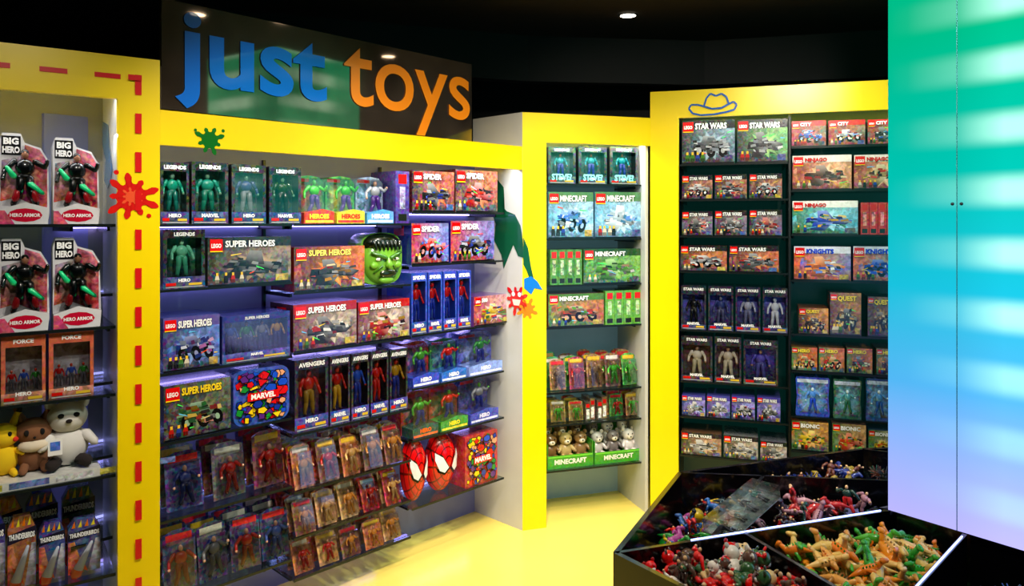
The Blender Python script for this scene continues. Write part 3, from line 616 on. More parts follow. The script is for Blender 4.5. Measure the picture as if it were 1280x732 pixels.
for i, a in enumerate([989,1023,1058,1095]):
    put(STAR, a, a+33, 434+i*.7, zB[5], o, BS, setbox, (.75,.45,.08), (.95,.25,.1), (.2,.45,.1), title='HERO', tcol=(1,.9,.2), seed=74+i, pal=WM+[(.85,.1,.06),(.15,.55,.15)])
def pouch(w, h, d, c=(.1,.3,.6), glow=(.5,.8,.95), seed=0):
    A = Acc()
    A.prism([(.02*w,0),(.98*w,0),(w,h*.06),(.96*w,h*.5),(w,h*.94),(.97*w,h),(.03*w,h),(0,h*.94),(.04*w,h*.5),(0,h*.06)], .1*d, d, c, .4)
    fan(A, .06*w, .08*h, .94*w, .92*h, w*.5, h*.45, .1*d-.001, glow, c, tuple(x*.4 for x in c), 16, .6)
    fig(A, w*.5, .1*d-.012, h*.15, h*.6, mixc(glow, c, .5), c, (.8,.9,.95), None, 1, .7)
    A.rect(.05*w, .86*h, .95*w, .95*h, .1*d-.002, (.8,.85,.95), .4); return A
for i, (a, b, c) in enumerate([(994,1038,472),(1041,1078,475),(1082,1116,474)]):
    put(STAR, a, b, c, zB[6], o, 'foil_toy_pouch', pouch, [(.06,.25,.75),(.05,.35,.25),(.06,.3,.6)][i], seed=i, dmax=.12)
for i, (a, b, c) in enumerate([(989,1036,527),(1040,1083,530),(1085,1120,538)]):
    put(STAR, a, b, c, zB[7], o, BS, setbox, [(.7,.35,.1),(.7,.45,.4),(.35,.45,.6)][i], (1,.85,.4), (.12,.4,.12), title='BIONIC', seed=80+i, pal=[(.95,.25,.05),(.95,.8,.12),(.12,.4,.12),(.25,.25,.25)])
for r, zz in enumerate(zB):
    uu = STAR.u(1140, o)
    for i in range(2):
        if uu+.01+i*.31+.3 < WS-.03:
            A = setbox(.3, (zB[r-1]-zz if r else .19)*.75, .2, R.choice([(.3,.35,.6),(.6,.3,.2),(.3,.5,.3)]), (.9,.8,.6), title='TOYS', seed=90+r*2+i)
            A.build(BS, STAR.M @ T(uu+.01+i*.31, o, zz+.0005))

# ---- left unit
o = OL-.005
for (a, b, c, zz) in [(-2,64,166,ZL[0]),(66,127,172,ZL[0]),(-2,64,298,ZL[1]),(66,129,297,ZL[1]),(-70,-4,160,ZL[0]),(-70,-4,296,ZL[1])]:
    put(LEFT, a, b, c, zz, o, AF, heropack, dmax=.13, seed=3)
for i, (a, b, c) in enumerate([(-62,-3,424),(0,58,420),(60,118,415)]):
    put(LEFT, a, b, c, ZL[2], o, AF, figbox, (.75,.35,.22), (.9,.9,.95), (.65,.6,.6), (.6,.6,.62), (.35,.35,.4), (.8,.2,.1), 'FORCE', (.95,.95,.95), (.85,.55,.4), seed=0, wide=.8, n=3, win=(.1,.16,.92,.84))
def rocketcard(w, h, d, c=(.12,.2,.6), title='THUNDERBIRDS', seed=0):
    A = Acc(); A.prism([(0,0),(w,0),(w,h*.8),(w*.8,h),(w*.2,h),(0,h*.85)], d*.6, d, c, .5); y = d*.6-.001
    A.poly([(0,h*.62),(w,h*.7),(w,h*.84),(0,h*.76)], y, (.05,.06,.22)); A.text(title, w*.5, h*.68, h*.085, y-.001, (1,1,1), w*.92, .05, True)
    A.poly([(0,0),(w*.5,0),(w*.2,h*.6),(0,h*.6)], y, [(.85,.1,.08),(.5,.05,.05),(.9,.5,.3),(.7,.1,.1)], .6); A.poly([(w,0),(w*.6,0),(w*.85,h*.6),(w,h*.6)], y, [(.2,.2,.5),(.4,.4,.6),(.85,.85,.9),(.3,.3,.6)], .6)
    A.limb((w*.25,d*.3,h*.1), (w*.7,d*.3,h*.6), d*.18, d*.05, (.75,.78,.85), 10); A.limb((w*.2,d*.3,h*.04), (w*.28,d*.3,h*.13), d*.2, d*.18, (.85,.1,.06), 10)
    for s in (-1, 1): A.face([(w*.3,d*.3,h*.15),(w*.42,d*.3,h*.3),(w*(.36+s*.22),d*.3,h*(.2-s*.13))], (.85,.1,.06))
    for i in range(4): A.face([(w*(.1+.2*i),d*.6-.001,h*.86),(w*(.22+.2*i),d*.6-.001,h*.86),(w*(.2+.2*i),d*.6-.001,h*.99)], [(.9,.45,.08),(.9,.85,.2)][i % 2])
    A.rect(.05*w, .05*h, .95*w, .62*h, .002, (1,1,1), 0, 1); return A
for i, (a, b, c) in enumerate([(-40,8,648),(9,47,652),(49,84,660),(86,129,655)]):
    put(LEFT, a, b, c, ZL[4], o, 'carded_rocket_toy', rocketcard, [(.12,.2,.6),(.6,.3,.12),(.08,.12,.5),(.15,.2,.5)][i], seed=i, dmax=.1)
for i, (a, b, c) in enumerate([(-20,30,630),(32,75,622),(78,122,614)]):
    put(LEFT, a, b, c, ZL[4], o+.13, 'carded_rocket_toy', rocketcard, [(.85,.5,.1),(.12,.2,.6),(.2,.35,.25)][i], seed=i, dmax=.1)
def plush(kind, s):
    A = Acc()
    if kind == 'white':
        W = (.84,.83,.81); A.ell((0,0,.32*s), (.32*s,.28*s,.34*s), W, 16, 10); A.ell((0,-.05*s,.8*s), (.3*s,.27*s,.26*s), W, 16, 10)
        for k in (-1, 1):
            A.ell((k*.24*s,0,1.02*s), (.09*s,.05*s,.11*s), W, 10, 6); A.ell((k*.11*s,-.29*s,.87*s), (.05*s,.03*s,.04*s), (.05,.05,.05), 8, 5)
            A.limb((k*.25*s,-.1*s,.5*s), (k*.38*s,-.22*s,.36*s), .09*s, .07*s, W); A.limb((k*.17*s,-.15*s,.1*s), (k*.25*s,-.36*s,.1*s), .1*s, .1*s, (.15,.12,.12))
        A.ell((0,-.33*s,.78*s), (.05*s,.03*s,.035*s), (.1,.05,.05), 8, 5)
        A.box(-.3*s,-.42*s,.28*s,-.1*s,-.415*s,.55*s,(.95,.95,.95)); A.rect(-.27*s,.36*s,-.13*s,.5*s,-.425*s,(.2,.4,.8),.4)
    elif kind == 'brown':
        B = (.5,.33,.22); C = (.88,.82,.72)
        A.ell((0,0,.3*s), (.28*s,.25*s,.32*s), B, 14, 10); A.ell((0,-.05*s,.72*s), (.3*s,.26*s,.24*s), B, 14, 10); A.ell((0,-.17*s,.48*s), (.26*s,.17*s,.12*s), C, 12, 8)
        for k in (-1, 1):
            A.limb((k*.16*s,0,.88*s), (k*.3*s,.02*s,1.2*s), .09*s, .03*s, B); A.ell((k*.12*s,-.28*s,.74*s), (.045*s,.03*s,.06*s), (.04,.03,.03), 8, 5)
            A.limb((k*.14*s,-.15*s,.12*s), (k*.18*s,-.32*s,.06*s), .08*s, .07*s, B)
        A.ell((0,-.31*s,.65*s), (.025*s,)*3, (.05,.03,.03), 6, 4); A.limb((.1*s,.2*s,.3*s), (.42*s,.2*s,.6*s), .08*s, .13*s, B); A.ell((.46*s,.2*s,.66*s), (.09*s,)*3, C, 8, 6)
    else:
        Y = (.95,.78,.08)
        A.ell((0,0,.3*s), (.26*s,.22*s,.32*s), Y, 14, 10); A.ell((0,-.03*s,.74*s), (.27*s,.23*s,.23*s), Y, 14, 10)
        for k in (-1, 1):
            A.limb((k*.15*s,0,.9*s), (k*.24*s,0,1.15*s), .08*s, .06*s, Y); A.limb((k*.24*s,0,1.15*s), (k*.3*s,0,1.32*s), .06*s, .02*s, (.08,.07,.06))
            A.ell((k*.1*s,-.24*s,.8*s), (.035*s,.02*s,.045*s), (.04,.03,.03), 8, 5); A.ell((k*.19*s,-.2*s,.68*s), (.05*s,.03*s,.05*s), (.85,.2,.12), 8, 5)
            A.limb((k*.2*s,-.08*s,.45*s), (k*.3*s,-.2*s,.4*s), .06*s, .05*s, Y); A.limb((k*.14*s,-.1*s,.06*s), (k*.18*s,-.28*s,.05*s), .07*s, .06*s, Y)
        A.limb((.2*s,.15*s,.3*s), (.5*s,.2*s,.5*s), .04*s, .09*s, (.8,.6,.12))
    return A
for kind, x, s in (('yellow', 4, .19), ('brown', 42, .2), ('white', 84, .225), ('brown', -40, .2)):
    plush(kind, s).build('plush_toy', LEFT.M @ T(LEFT.u(x, .16), .16, ZL[3]+.034), [M_PLUSH])
A = Acc(); u0 = LEFT.u(-60, OL); u1 = LEFT.u(127, OL)
A.box(0, 0, 0, u1-u0-.004, .25, .03, (.85,.85,.83), .1)
for i in range(5): A.rect(.02+.14*i, .004, .14+.14*i, .026, -.001, [(.85,.82,.3),(.3,.4,.7),(.85,.85,.85)][i % 3], .6)
A.build('plush_display_tray', LEFT.M @ T(u0, OL-.01, ZL[3]+.0005))

# ------------------------------------------------------------ stickers
def decal(name, U, w, shapes):
    A = Acc()
    for k, (pts, col) in enumerate(shapes):
        cx = sum(p[0] for p in pts)/len(pts); cz = sum(p[1] for p in pts)/len(pts)
        A.fanpoly((cx, cz), pts, -.0003*(k+1), col)
    return A.build(name, U.M @ T(0, w, 0))
def splat(cx, cz, r, n, seed):
    pts = []; m = 14
    for i in range(n*m):
        a = 2*math.pi*i/(n*m); L = .72+.28*math.sin((i//m)*2.3+seed)
        prof = [.5,.5,.54,.64,.8,.93,1,1,.93,.8,.64,.54,.5,.5][i % m]
        da = [0,0,.1,.3,.3,.12,.03,-.03,-.12,-.3,-.3,-.1,0,0][i % m]*2*math.pi/n*.22
        k = .5+(prof-.5)*L; g = 1 if prof < .7 else -1
        pts.append((cx+r*k*math.cos(a+da*g), cz+r*k*math.sin(a+da*g)))
    return pts
def disc(cx, cz, r): return [(cx+r*math.cos(k*.524), cz+r*math.sin(k*.524)) for k in range(12)]
def pxs(U, pts, off=0): return [(U.u(x, off), U.z(y, x, off)) for x, y in pts]
u, z = MAIN.u(262), MAIN.z(175, 262)
GS = (.06,.42,.12)
decal('splat_sticker', MAIN, -.002, [(splat(u, z, .066, 8, 1), GS), (disc(u+.055, z+.042, .007), GS), (disc(u-.058, z+.036, .006), GS)])
u, z = LEFT.u(164), LEFT.z(246, 164)
decal('splat_sticker', LEFT, -.002, [(splat(u, z, .1, 9, 2), (.85,.12,.1)), (disc(u-.05, z+.09, .009), (.85,.12,.1)), (disc(u+.06, z-.07, .008), (.85,.12,.1)), (splat(u, z, .04, 9, 2), (.95,.35,.2))])
sh = []
for i in range(12):
    uu = -.074-.17*i-.06
    if uu-.09 < -WL: break
    sh.append(([(uu-.085, 2.323), (uu, 2.323), (uu, 2.341), (uu-.085, 2.341)], (.85,.12,.12)))
for i in range(17):
    zz = 2.345-.145*i
    sh.append(([(-.086, zz-.075), (-.064, zz-.075), (-.064, zz), (-.086, zz)], (.85,.12,.12)))
sh.append(([(-.11, 2.323), (-.064, 2.323), (-.064, 2.343), (-.11, 2.343)], (.85,.12,.12)))
decal('dashed_line_sticker', LEFT, -.0015, sh)
dino = [(611,226),(622,224),(630,234),(628,258),(634,264),(644,268),(651,282),(654,300),(655,322),(648,320),(642,306),(637,318),(630,336),(627,318),(618,300),(620,280),(614,262),(616,244)]
DG = (.08,.33,.22)
decal('dinosaur_sticker', SIDE, -.002, [(pxs(SIDE, dino), DG)])
tail = [(654,296),(660,310),(664,335),(668,352),(664,354),(658,338),(654,330)]
decal('dinosaur_tail_sticker', MINE, -.002, [(pxs(MINE, tail), DG), (pxs(MINE, [(655,348),(664,345),(672,352),(678,362),(668,360),(664,368),(655,360)]), (.1,.45,.8))])
u, z = MINE.u(655), MINE.z(380, 655)
decal('monster_sticker', MINE, -.003, [(splat(u+.02, z-.03, .07, 8, 5), (.95,.5,.1))])
u, z = SIDE.u(646), SIDE.z(374, 646)
decal('monster_sticker', SIDE, -.003, [(splat(u, z, .1, 9, 7), (.85,.12,.12)), ([(u-.035,z+.0),(u+.035,z+.0),(u+.022,z-.035),(u-.022,z-.035)], (.95,.9,.85)), (disc(u-.025, z+.03, .014), (1,1,1)), (disc(u+.025, z+.03, .014), (1,1,1))])
def stroke(pts, t):
    out = []
    for i in range(len(pts)-1):
        a = Vector(pts[i]); b = Vector(pts[i+1]); d = (b-a).normalized(); nrm = Vector((-d.y, d.x))*t/2
        out.append([tuple(a-nrm), tuple(b-nrm), tuple(b+nrm), tuple(a+nrm)])
    return out
hat = [(866,142),(861,136),(864,131),(872,131),(880,133),(883,123),(888,117),(895,120),(902,117),(908,121),(911,130),(917,127),(921,131),(918,137),(908,140),(892,143),(876,144),(866,142)]
hat2 = [(880,133),(890,136),(902,135),(911,130)]
decal('hat_sticker', STAR, -.002, [(q, (.1,.35,.7)) for q in stroke(pxs(STAR, hat), .011)+stroke(pxs(STAR, hat2), .011)])
blue = [(121,150),(132,156),(134,185),(139,210),(136,225),(131,236),(126,226),(128,200),(123,180)]
LS = Unit((LEFT.P+LEFT.U*(-cl))[:2], tuple((-LEFT.N)[:2]))
decal('figure_sticker', LS, -.002, [(pxs(LS, [(127+(x-121)*.8, y) for x, y in blue]), (.35,.6,.85))])

# ------------------------------------------------------------ sign (leans back slightly at its far end)
e = empty('shop_sign')
su0, su1 = -WMAIN-.0, MAIN.u(592)
SM = MAIN.M @ T(su0, 0, 0) @ RZ(math.radians(2.0)) @ T(-su0, 0, 0)
A = Acc(); A.box(su0, 0, 2.232, su1+.04, .02, 2.66, (1,1,1)); ob = A.build('board', None, [M_SIGN]); ob.parent = e; ob.matrix_local = SM
A = Acc(); BL = (.05,.42,.85); OR = (.98,.55,.12)
def word(s, x0, x1, col, z, h, bold):
    a = MAIN.u(x0); b = MAIN.u(x1); k = 1.02
    A.text(s, su0+(a-su0)*k, z, h, -.006, col, None, bold, stretch=(b-a)*k)
word('just', 218, 408, BL, 2.243, .385, .022); word('toys', 430, 590, OR, 2.237, .385, .008)
ob = A.build('lettering', None, [M_PACK]); ob.parent = e; ob.matrix_local = SM

# ------------------------------------------------------------ glowing pillar
C0 = Vector((1.365, 2.70)); Ud = Vector((.615, -.789)); PIL = Unit(C0, Ud)
SP = .85; ZB = .75; ZC = 3.1
m, n, out = nt('backlit_frosted_panel'); L = n.links.new
tc = n.nodes.new('ShaderNodeTexCoord'); sp = n.nodes.new('ShaderNodeSeparateXYZ'); L(tc.outputs['Object'], sp.inputs[0])
mr = n.nodes.new('ShaderNodeMapRange'); mr.inputs[1].default_value = ZB; mr.inputs[2].default_value = 2.45; L(sp.outputs['Z'], mr.inputs[0])
cr = n.nodes.new('ShaderNodeValToRGB'); L(mr.outputs[0], cr.inputs[0]); el = cr.color_ramp.elements
stops = [(0, (.72,.70,1.0)), (.12, (.60,.70,.99)), (.28, (.32,.70,.94)), (.48, (.12,.74,.85)), (.7, (.02,.74,.68)), (1, (.0,.72,.52))]
el[0].position = 0; el[0].color = (*lin(stops[0][1]), 1); el[1].position = 1; el[1].color = (*lin(stops[-1][1]), 1)
for p, c in stops[1:-1]:
    q = el.new(p); q.color = (*lin(c), 1)
wv = n.nodes.new('ShaderNodeMath'); wv.operation = 'MULTIPLY'; wv.inputs[1].default_value = 2*math.pi/.205; L(sp.outputs['Z'], wv.inputs[0])
sn = n.nodes.new('ShaderNodeMath'); sn.operation = 'SINE'; L(wv.outputs[0], sn.inputs[0])
s2 = n.nodes.new('ShaderNodeMapRange'); s2.interpolation_type = 'SMOOTHSTEP'; s2.inputs[1].default_value = -.6; s2.inputs[2].default_value = 1.0; L(sn.outputs[0], s2.inputs[0])
zf = n.nodes.new('ShaderNodeMapRange'); zf.inputs[1].default_value = 1.0; zf.inputs[2].default_value = 1.5; zf.inputs[3].default_value = .3; L(sp.outputs['Z'], zf.inputs[0])
at = n.nodes.new('ShaderNodeAttribute'); at.attribute_name = 'Col'
m0 = n.nodes.new('ShaderNodeMath'); m0.operation = 'MULTIPLY'; L(s2.outputs[0], m0.inputs[0]); L(zf.outputs[0], m0.inputs[1])
mu = n.nodes.new('ShaderNodeMath'); mu.operation = 'MULTIPLY'; L(m0.outputs[0], mu.inputs[0]); L(at.outputs['Fac'], mu.inputs[1])
mh = n.nodes.new('ShaderNodeMath'); mh.operation = 'MULTIPLY'; mh.inputs[1].default_value = .85; L(mu.outputs[0], mh.inputs[0])
mx = n.nodes.new('ShaderNodeMix'); mx.data_type = 'RGBA'; L(mh.outputs[0], mx.inputs[0]); L(cr.outputs[0], mx.inputs[6]); mx.inputs[7].default_value = (.48, 1, .82, 1)
em = n.nodes.new('ShaderNodeEmission'); L(mx.outputs[2], em.inputs[0])
s3 = n.nodes.new('ShaderNodeMath'); s3.operation = 'MULTIPLY_ADD'; L(at.outputs['Fac'], s3.inputs[0]); s3.inputs[1].default_value = .2; s3.inputs[2].default_value = 1.06
st = n.nodes.new('ShaderNodeMath'); st.operation = 'MULTIPLY_ADD'; L(mu.outputs[0], st.inputs[0]); st.inputs[1].default_value = .2; L(s3.outputs[0], st.inputs[2])
L(st.outputs[0], em.inputs[1]); L(em.outputs[0], out.inputs[0]); M_PIL = m
e = empty('illuminated_pillar')
A = Acc(); faces = [((0,0),(SP,0)), ((SP,0),(SP,SP)), ((SP,SP),(0,SP)), ((0,SP),(0,0))]
for (a, b) in faces:
    a = Vector(a); b = Vector(b)
    cuts = [0, .08, .225/SP, .235/SP, .30/SP, .37/SP, .62/SP, 1]; g = [.0, .02, .25, .18, .55, .95, .95, .4]
    for i in range(len(cuts)-1):
        p, q = a+(b-a)*cuts[i], a+(b-a)*cuts[i+1]; c0 = (g[i]**(1/2.2),)*3; c1 = (g[i+1]**(1/2.2),)*3
        A.face([(p.x,p.y,ZB),(q.x,q.y,ZB),(q.x,q.y,ZC),(p.x,p.y,ZC)], [c0,c1,c1,c0])
ob = A.build('lit_panels', None, [M_PIL]); ob.parent = e; ob.matrix_local = PIL.M
A = Acc()
for x in (.216, .244):
    A.M = T(x, 0, 1.855) @ Matrix.Rotation(math.pi/2, 4, 'X'); A.limb((0,0,-.001), (0,0,.004), .006, .005, (.2,.25,.28), 10)
A.M = Matrix()
A.box(.2288, -.0015, ZB, .2312, .001, ZC, (.25,.5,.55))
ob = A.build('fixings', None, [M_PLUSH]); ob.parent = e; ob.matrix_local = PIL.M
A = Acc(); A.box(.02, .02, .0, SP-.02, SP-.02, ZB, (1,1,1)); ob = A.build('plinth', None, [M_BLACK]); ob.parent = e; ob.matrix_local = PIL.M

# ------------------------------------------------------------ dump bins round the pillar
Z1 = .75
P = dict(A=(.329,2.353), B=(.70,3.10), G=(1.609,3.42), F=(.78,1.75), Hh=(1.45,1.35), I=(2.2,1.3), J=(2.9,1.9), K=(3.0,2.8), Lq=(2.5,3.5),
         S=(1.04,3.07), Tt=(.66,2.464), C0=(1.362,2.697), E3=(1.705,2.985), D2=(1.515,2.49), M1=(.782,2.505), M2=(.99,1.978), PB=(2.03,3.235), PC=(1.893,2.02), PD=(2.565,2.55))
e = empty('toy_dump_bin_island')
def wallseg(A, a, b, z0, z1, t=.018):
    a = Vector(a); b = Vector(b); d = (b-a).normalized(); nn = Vector((-d.y, d.x))*t/2
    q = [a-nn, b-nn, b+nn, a+nn]
    lo = [(p.x,p.y,z0) for p in q]; hi = [(p.x,p.y,z1) for p in q]; c = (1,1,1)
    A.face(hi, c); A.face(lo[::-1], c)
    for i in range(4): j = (i+1) % 4; A.face([lo[i], lo[j], hi[j], hi[i]], c)
A = Acc(); ring = ['A','F','Hh','I','J','K','Lq','G','B']
for i in range(len(ring)): wallseg(A, P[ring[i]], P[ring[(i+1) % len(ring)]], .0, Z1)
ob = A.build('outer_wall', None, [M_BLACK]); ob.parent = e
A = Acc()
for a, b in [('A','C0'),('B','E3'),('S','Tt'),('F','D2'),('M1','M2'),('G','PB'),('Hh','PC'),('J','PD'),('K','PD')]: wallseg(A, P[a], P[b], .45, Z1, .014)
A.face([(*P[k], .5) for k in ring], (1,1,1))
ob = A.build('dividers', None, [M_BLACK]); ob.parent = e
A = Acc()
for a, b, s0, s1 in [('A','C0',.25,.97),('F','D2',.05,.97)]:
    a = Vector(P[a]); b = Vector(P[b]); wallseg(A, a+(b-a)*s0, a+(b-a)*s1, Z1+.0005, Z1+.004, .004)
ob = A.build('led_edge', None, [M_LED]); ob.parent = e

def inside(p, poly):
    c = False; j = len(poly)-1
    for i in range(len(poly)):
        a, b = poly[i], poly[j]
        if (a[1] > p[1]) != (b[1] > p[1]) and p[0] < (b[0]-a[0])*(p[1]-a[1])/(b[1]-a[1])+a[0]: c = not c
        j = i
    return c
def distedge(p, poly):
    d = 9
    for i in range(len(poly)):
        a = Vector(poly[i]); b = Vector(poly[(i+1) % len(poly)]); t = max(0, min(1, (Vector(p)-a).dot(b-a)/(b-a).length_squared)); d = min(d, (Vector(p)-a-(b-a)*t).length)
    return d
def critter(A, kind, s, c, c2, rng):
    if kind == 'dino':
        A.limb((-.25*s,0,.3*s), (.22*s,0,.33*s), .17*s, .16*s, c, 8); A.limb((.25*s,0,.36*s), (.42*s,0,.62*s), .12*s, .08*s, c); A.limb((.42*s,0,.66*s), (.62*s,0,.6*s), .11*s, .07*s, c)
        A.limb((-.3*s,0,.3*s), (-.75*s,0,.12*s), .13*s, .02*s, c)
        for x in (-.2, .2):
            for y in (-1, 1): A.limb((x*s, y*.12*s, .25*s), (x*s*1.15, y*.15*s, .03*s), .075*s, .055*s, c2)
        for i in range(5): A.limb(((-.25+.12*i)*s, 0, .46*s), ((-.25+.12*i)*s, 0, .56*s), .04*s, .008*s, c2, 5)
    elif kind == 'fig': fig(A, 0, 0, 0, s*1.0, c, c2, (.9,.7,.5), None, 1.5, 1)
    elif kind == 'plush': plush_animal(A, 0, 0, 0, s*.85, c, c2, (.95,.93,.9))
    elif kind == 'spiky':
        for i in range(26):
            d = Vector((rng.gauss(0,1), rng.gauss(0,1), abs(rng.gauss(0,1))+.1)).normalized(); A.limb((0,0,.15*s), Vector((0,0,.15*s))+d*.5*s, .05*s, .015*s, c if i % 3 else c2, 5)
        A.ell((0,0,.15*s), (.2*s,)*3, c, 10, 7)
    elif kind == 'ball': A.ell((0,0,.3*s), (.33*s,)*3, c, 14, 9, colfn=lambda a, b: c if int(b*6) % 2 else c2)
    elif kind == 'bag':
        A.box(-.3*s, -.2*s, 0, .3*s, .2*s, .03*s, c, .4); A.box(-.34*s, -.24*s, .03*s, .34*s, .24*s, .05*s, (1,1,1), 0, 1)
def fill(name, keys, kinds, cols, n, zc, size, seed, mg=.75):
    poly = [P[k] for k in keys]; rng = random.Random(seed); A = Acc(); xs = [p[0] for p in poly]; ys = [p[1] for p in poly]
    got = 0; tries = 0
    while got < n and tries < 6000:
        tries += 1; p = (rng.uniform(min(xs), max(xs)), rng.uniform(min(ys), max(ys)))
        if not inside(p, poly): continue
        de = distedge(p, poly)
        s = size*rng.uniform(.75, 1.2)
        if de < s*mg+.012: continue
        lay = rng.choice([0, .45, 1]); hz = .505+(zc-.505)*lay*(.75+.5*min(1, de/.15))
        A.M = T(p[0], p[1], hz) @ RZ(rng.uniform(0, 6.28)) @ Matrix.Rotation(rng.uniform(-1.5, 1.5), 4, 'X') @ Matrix.Rotation(rng.uniform(-.6,.6), 4, 'Y')
        c = rng.choice(cols); c2 = rng.choice(cols) if rng.random() < .4 else mixc(c, (0,0,0), .25); critter(A, rng.choice(kinds), s, c, c2, rng); got += 1
    return A.build(name, None)
fill('toy_animal_pile', ['A','B','S','Tt'], ['ball','dino','fig','ball','spiky'], [(.1,.5,.15),(.8,.1,.1),(.85,.7,.1),(.1,.35,.65),(.6,.2,.5),(.12,.22,.26),(.1,.12,.15)], 120, .64, .085, 1)
fill('toy_figure_pile', ['Tt','S','E3','C0'], ['fig','bag','dino'], [(.2,.12,.12),(.75,.15,.15),(.25,.25,.32),(.1,.25,.22),(.7,.5,.55)], 140, .64, .09, 2)
fill('toy_insect_pile', ['B','G','PB','E3'], ['spiky','dino','fig'], [(.1,.15,.12),(.08,.35,.25),(.12,.18,.45),(.4,.2,.12),(.6,.5,.15)], 140, .655, .085, 3)
fill('toy_dinosaur_pile', ['M1','C0','D2','M2'], ['dino'], [(1,.6,.12),(.95,.5,.12),(.95,.78,.4),(.2,.65,.2),(.3,.7,.2),(1,.8,.45),(.95,.65,.3)], 240, .665, .092, 4, .6)
fill('toy_doll_pile', ['A','M1','M2','F'], ['plush','fig','plush'], [(.88,.06,.06),(.92,.88,.82),(.85,.1,.1),(.9,.75,.5),(.2,.35,.2),(.35,.25,.2)], 220, .675, .10, 5, .55)
fill('toy_octopus_pile', ['F','D2','PC','Hh'], ['spiky','spiky','bag'], [(.08,.3,.6),(.06,.25,.42),(.35,.28,.22),(.08,.38,.45),(.3,.4,.5)], 140, .63, .11, 6)
A = Acc(); A.box(0, 0, 0, .34, .11, .004, (.55,.62,.6), .5); A.box(0, 0, .004, .34, .11, .05, (1,1,1), 0, 1)
for i in range(4):
    A.M = T(.05+.08*i, .05, .012) @ Matrix.Rotation(-1.3, 4, 'X') ; fig(A, 0, 0, -.03, .08, [(.15,.4,.35),(.7,.65,.6),(.2,.2,.22)][i % 3], (.2,.2,.22), (.7,.6,.5))
A.M = Matrix()
A.build('clamshell_toy_pack', T(.74, 2.50, .72) @ RZ(.75) @ Matrix.Rotation(-.18, 4, 'Y'))

# ------------------------------------------------------------ room shell
def shell(name, b, m):
    A = Acc(); A.box(*b, (1,1,1)); return A.build(name, None, [m])
shell('floor', (-3.4,-2.6,-.05, 4.6,6.2,0), M_FLOOR)
shell('ceiling', (-3.4,-2.6,ZC, 4.6,6.2,ZC+.05), M_CEIL)
shell('wall_back', (-3.4,6.2,0, 4.6,6.3,ZC), M_WALL)
shell('wall_left', (-3.5,-2.6,0, -3.4,6.2,ZC), M_WALL)
shell('wall_right', (4.6,-2.6,0, 4.7,6.2,ZC), M_WALL)
shell('wall_front', (-3.4,-2.7,0, 4.6,-2.6,ZC), M_WALL)
A = Acc(); wallseg(A, (-1.9,4.6), (.1,5.3), 2.78, ZC, .1); wallseg(A, (.1,5.3), (1.4,5.45), 2.78, ZC, .1); wallseg(A, (1.4,5.45), (3.8,4.8), 2.78, ZC, .1)
A.build('trim_1', None, [M_WALL])

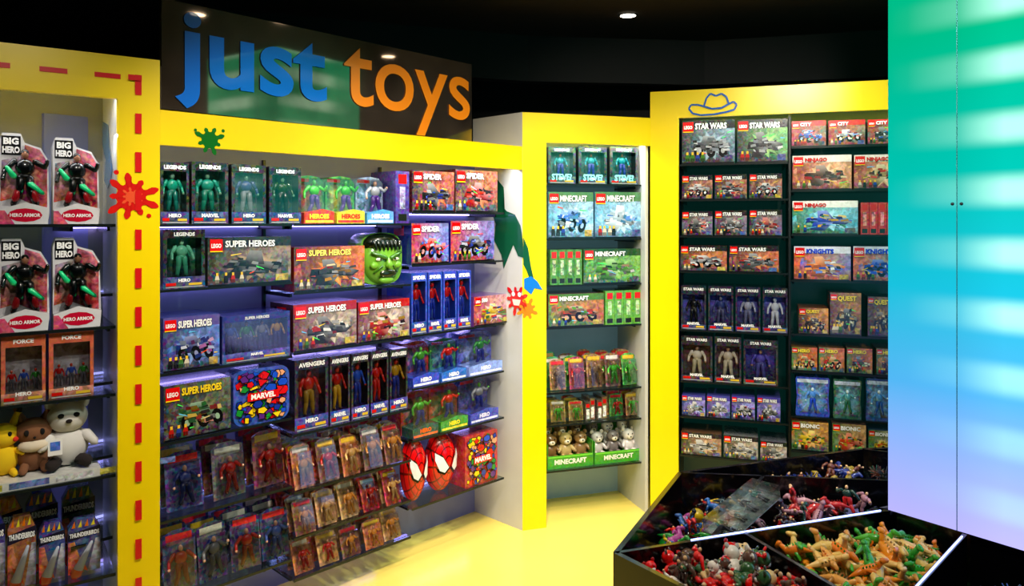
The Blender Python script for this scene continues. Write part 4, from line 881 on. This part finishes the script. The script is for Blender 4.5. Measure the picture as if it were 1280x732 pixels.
# ------------------------------------------------------------ lights
def aim(ob, tgt):
    ob.rotation_euler = (Vector(tgt)-ob.location).to_track_quat('-Z', 'Y').to_euler()
def downlight(x, y, tgt, watts, size=75, col=(1,.92,.80), rad=.05):
    e = empty('ceiling_downlight', (x, y, ZC))
    A = Acc()
    for k in range(24):
        a0 = 2*math.pi*k/24; a1 = 2*math.pi*(k+1)/24
        A.face([(0,0,-.004),(.05*math.cos(a1),.05*math.sin(a1),-.004),(.05*math.cos(a0),.05*math.sin(a0),-.004)], (1,1,1), 0, 0)
        A.face([(.05*math.cos(a0),.05*math.sin(a0),-.006),(.05*math.cos(a1),.05*math.sin(a1),-.006),(.068*math.cos(a1),.068*math.sin(a1),-.002),(.068*math.cos(a0),.068*math.sin(a0),-.002)], (1,1,1), 0, 1)
    ob = A.build('lens', None, [M_LAMP, M_DARK]); ob.parent = e
    if watts <= 0: return
    ld = bpy.data.lights.new('spot', 'SPOT'); ld.energy = watts; ld.color = col; ld.spot_size = math.radians(size); ld.spot_blend = .8; ld.shadow_soft_size = rad
    lo = bpy.data.objects.new('spot', ld); sc.collection.objects.link(lo); lo.location = (x, y, ZC-.03); aim(lo, tgt)
    lo.parent = e; lo.matrix_parent_inverse = Matrix.Translation((-x, -y, -ZC))
downlight(.736, 4.72, (.5, 3.7, 0), 0)
downlight(-.1, 2.0, (-.9, 3.3, 1.2), 185)
downlight(.5, 2.4, (-.3, 4.2, 1.1), 165)
downlight(-.7, 1.2, (-1.7, 2.5, 1.1), 85)
downlight(.6, 2.9, (.45, 4.5, 1.2), 115)
downlight(1.0, 1.7, (1.3, 4.4, 1.4), 190)
downlight(1.62, 3.50, (1.72, 4.28, 1.1), 75, 110)
downlight(.1, 3.3, (.2, 3.7, 0), 155, 80)
downlight(.7, 1.4, (1.0, 2.3, .6), 115, 60)  # extra spot added to brighten the bins
def strip(U, x0, x1, off, z, w, col, name):
    ld = bpy.data.lights.new(name, 'AREA'); ld.shape = 'RECTANGLE'; ld.size = abs(x1-x0); ld.size_y = .03; ld.energy = w; ld.color = col
    lo = bpy.data.objects.new(name, ld); sc.collection.objects.link(lo)
    lo.matrix_world = U.M @ T((x0+x1)/2, off, z) @ Matrix.Rotation(math.radians(-12), 4, 'X')
strip(MAIN, -WMAIN-.2, -.05, .06, 2.12, 10, (.8,.88,1), 'header_strip_light')
strip(MINE, cw+.03, WMINE-.04, .05, 2.28, 6, (.85,.97,1), 'header_strip_light')
strip(STAR, cs+.03, WS-.05, .05, 2.45, 12, (.75,1,.95), 'header_strip_light')
strip(LEFT, -WL+.05, -cl-.03, .05, 2.28, 4, (.95,.95,1), 'header_strip_light')
w = bpy.data.worlds.new('World'); sc.world = w; w.use_nodes = True
w.node_tree.nodes['Background'].inputs[0].default_value = (.5,.55,.6,1); w.node_tree.nodes['Background'].inputs[1].default_value = .05

# ------------------------------------------------------------ camera
cd = bpy.data.cameras.new('camera'); cam = bpy.data.objects.new('camera', cd); sc.collection.objects.link(cam)
cd.sensor_width = 36; cd.lens = F/1280*36; cd.shift_y = -(366-YH)/1280; cd.clip_start = .05
cam.location = (0, 0, H); cam.rotation_euler = (math.pi/2, 0, 0); sc.camera = cam
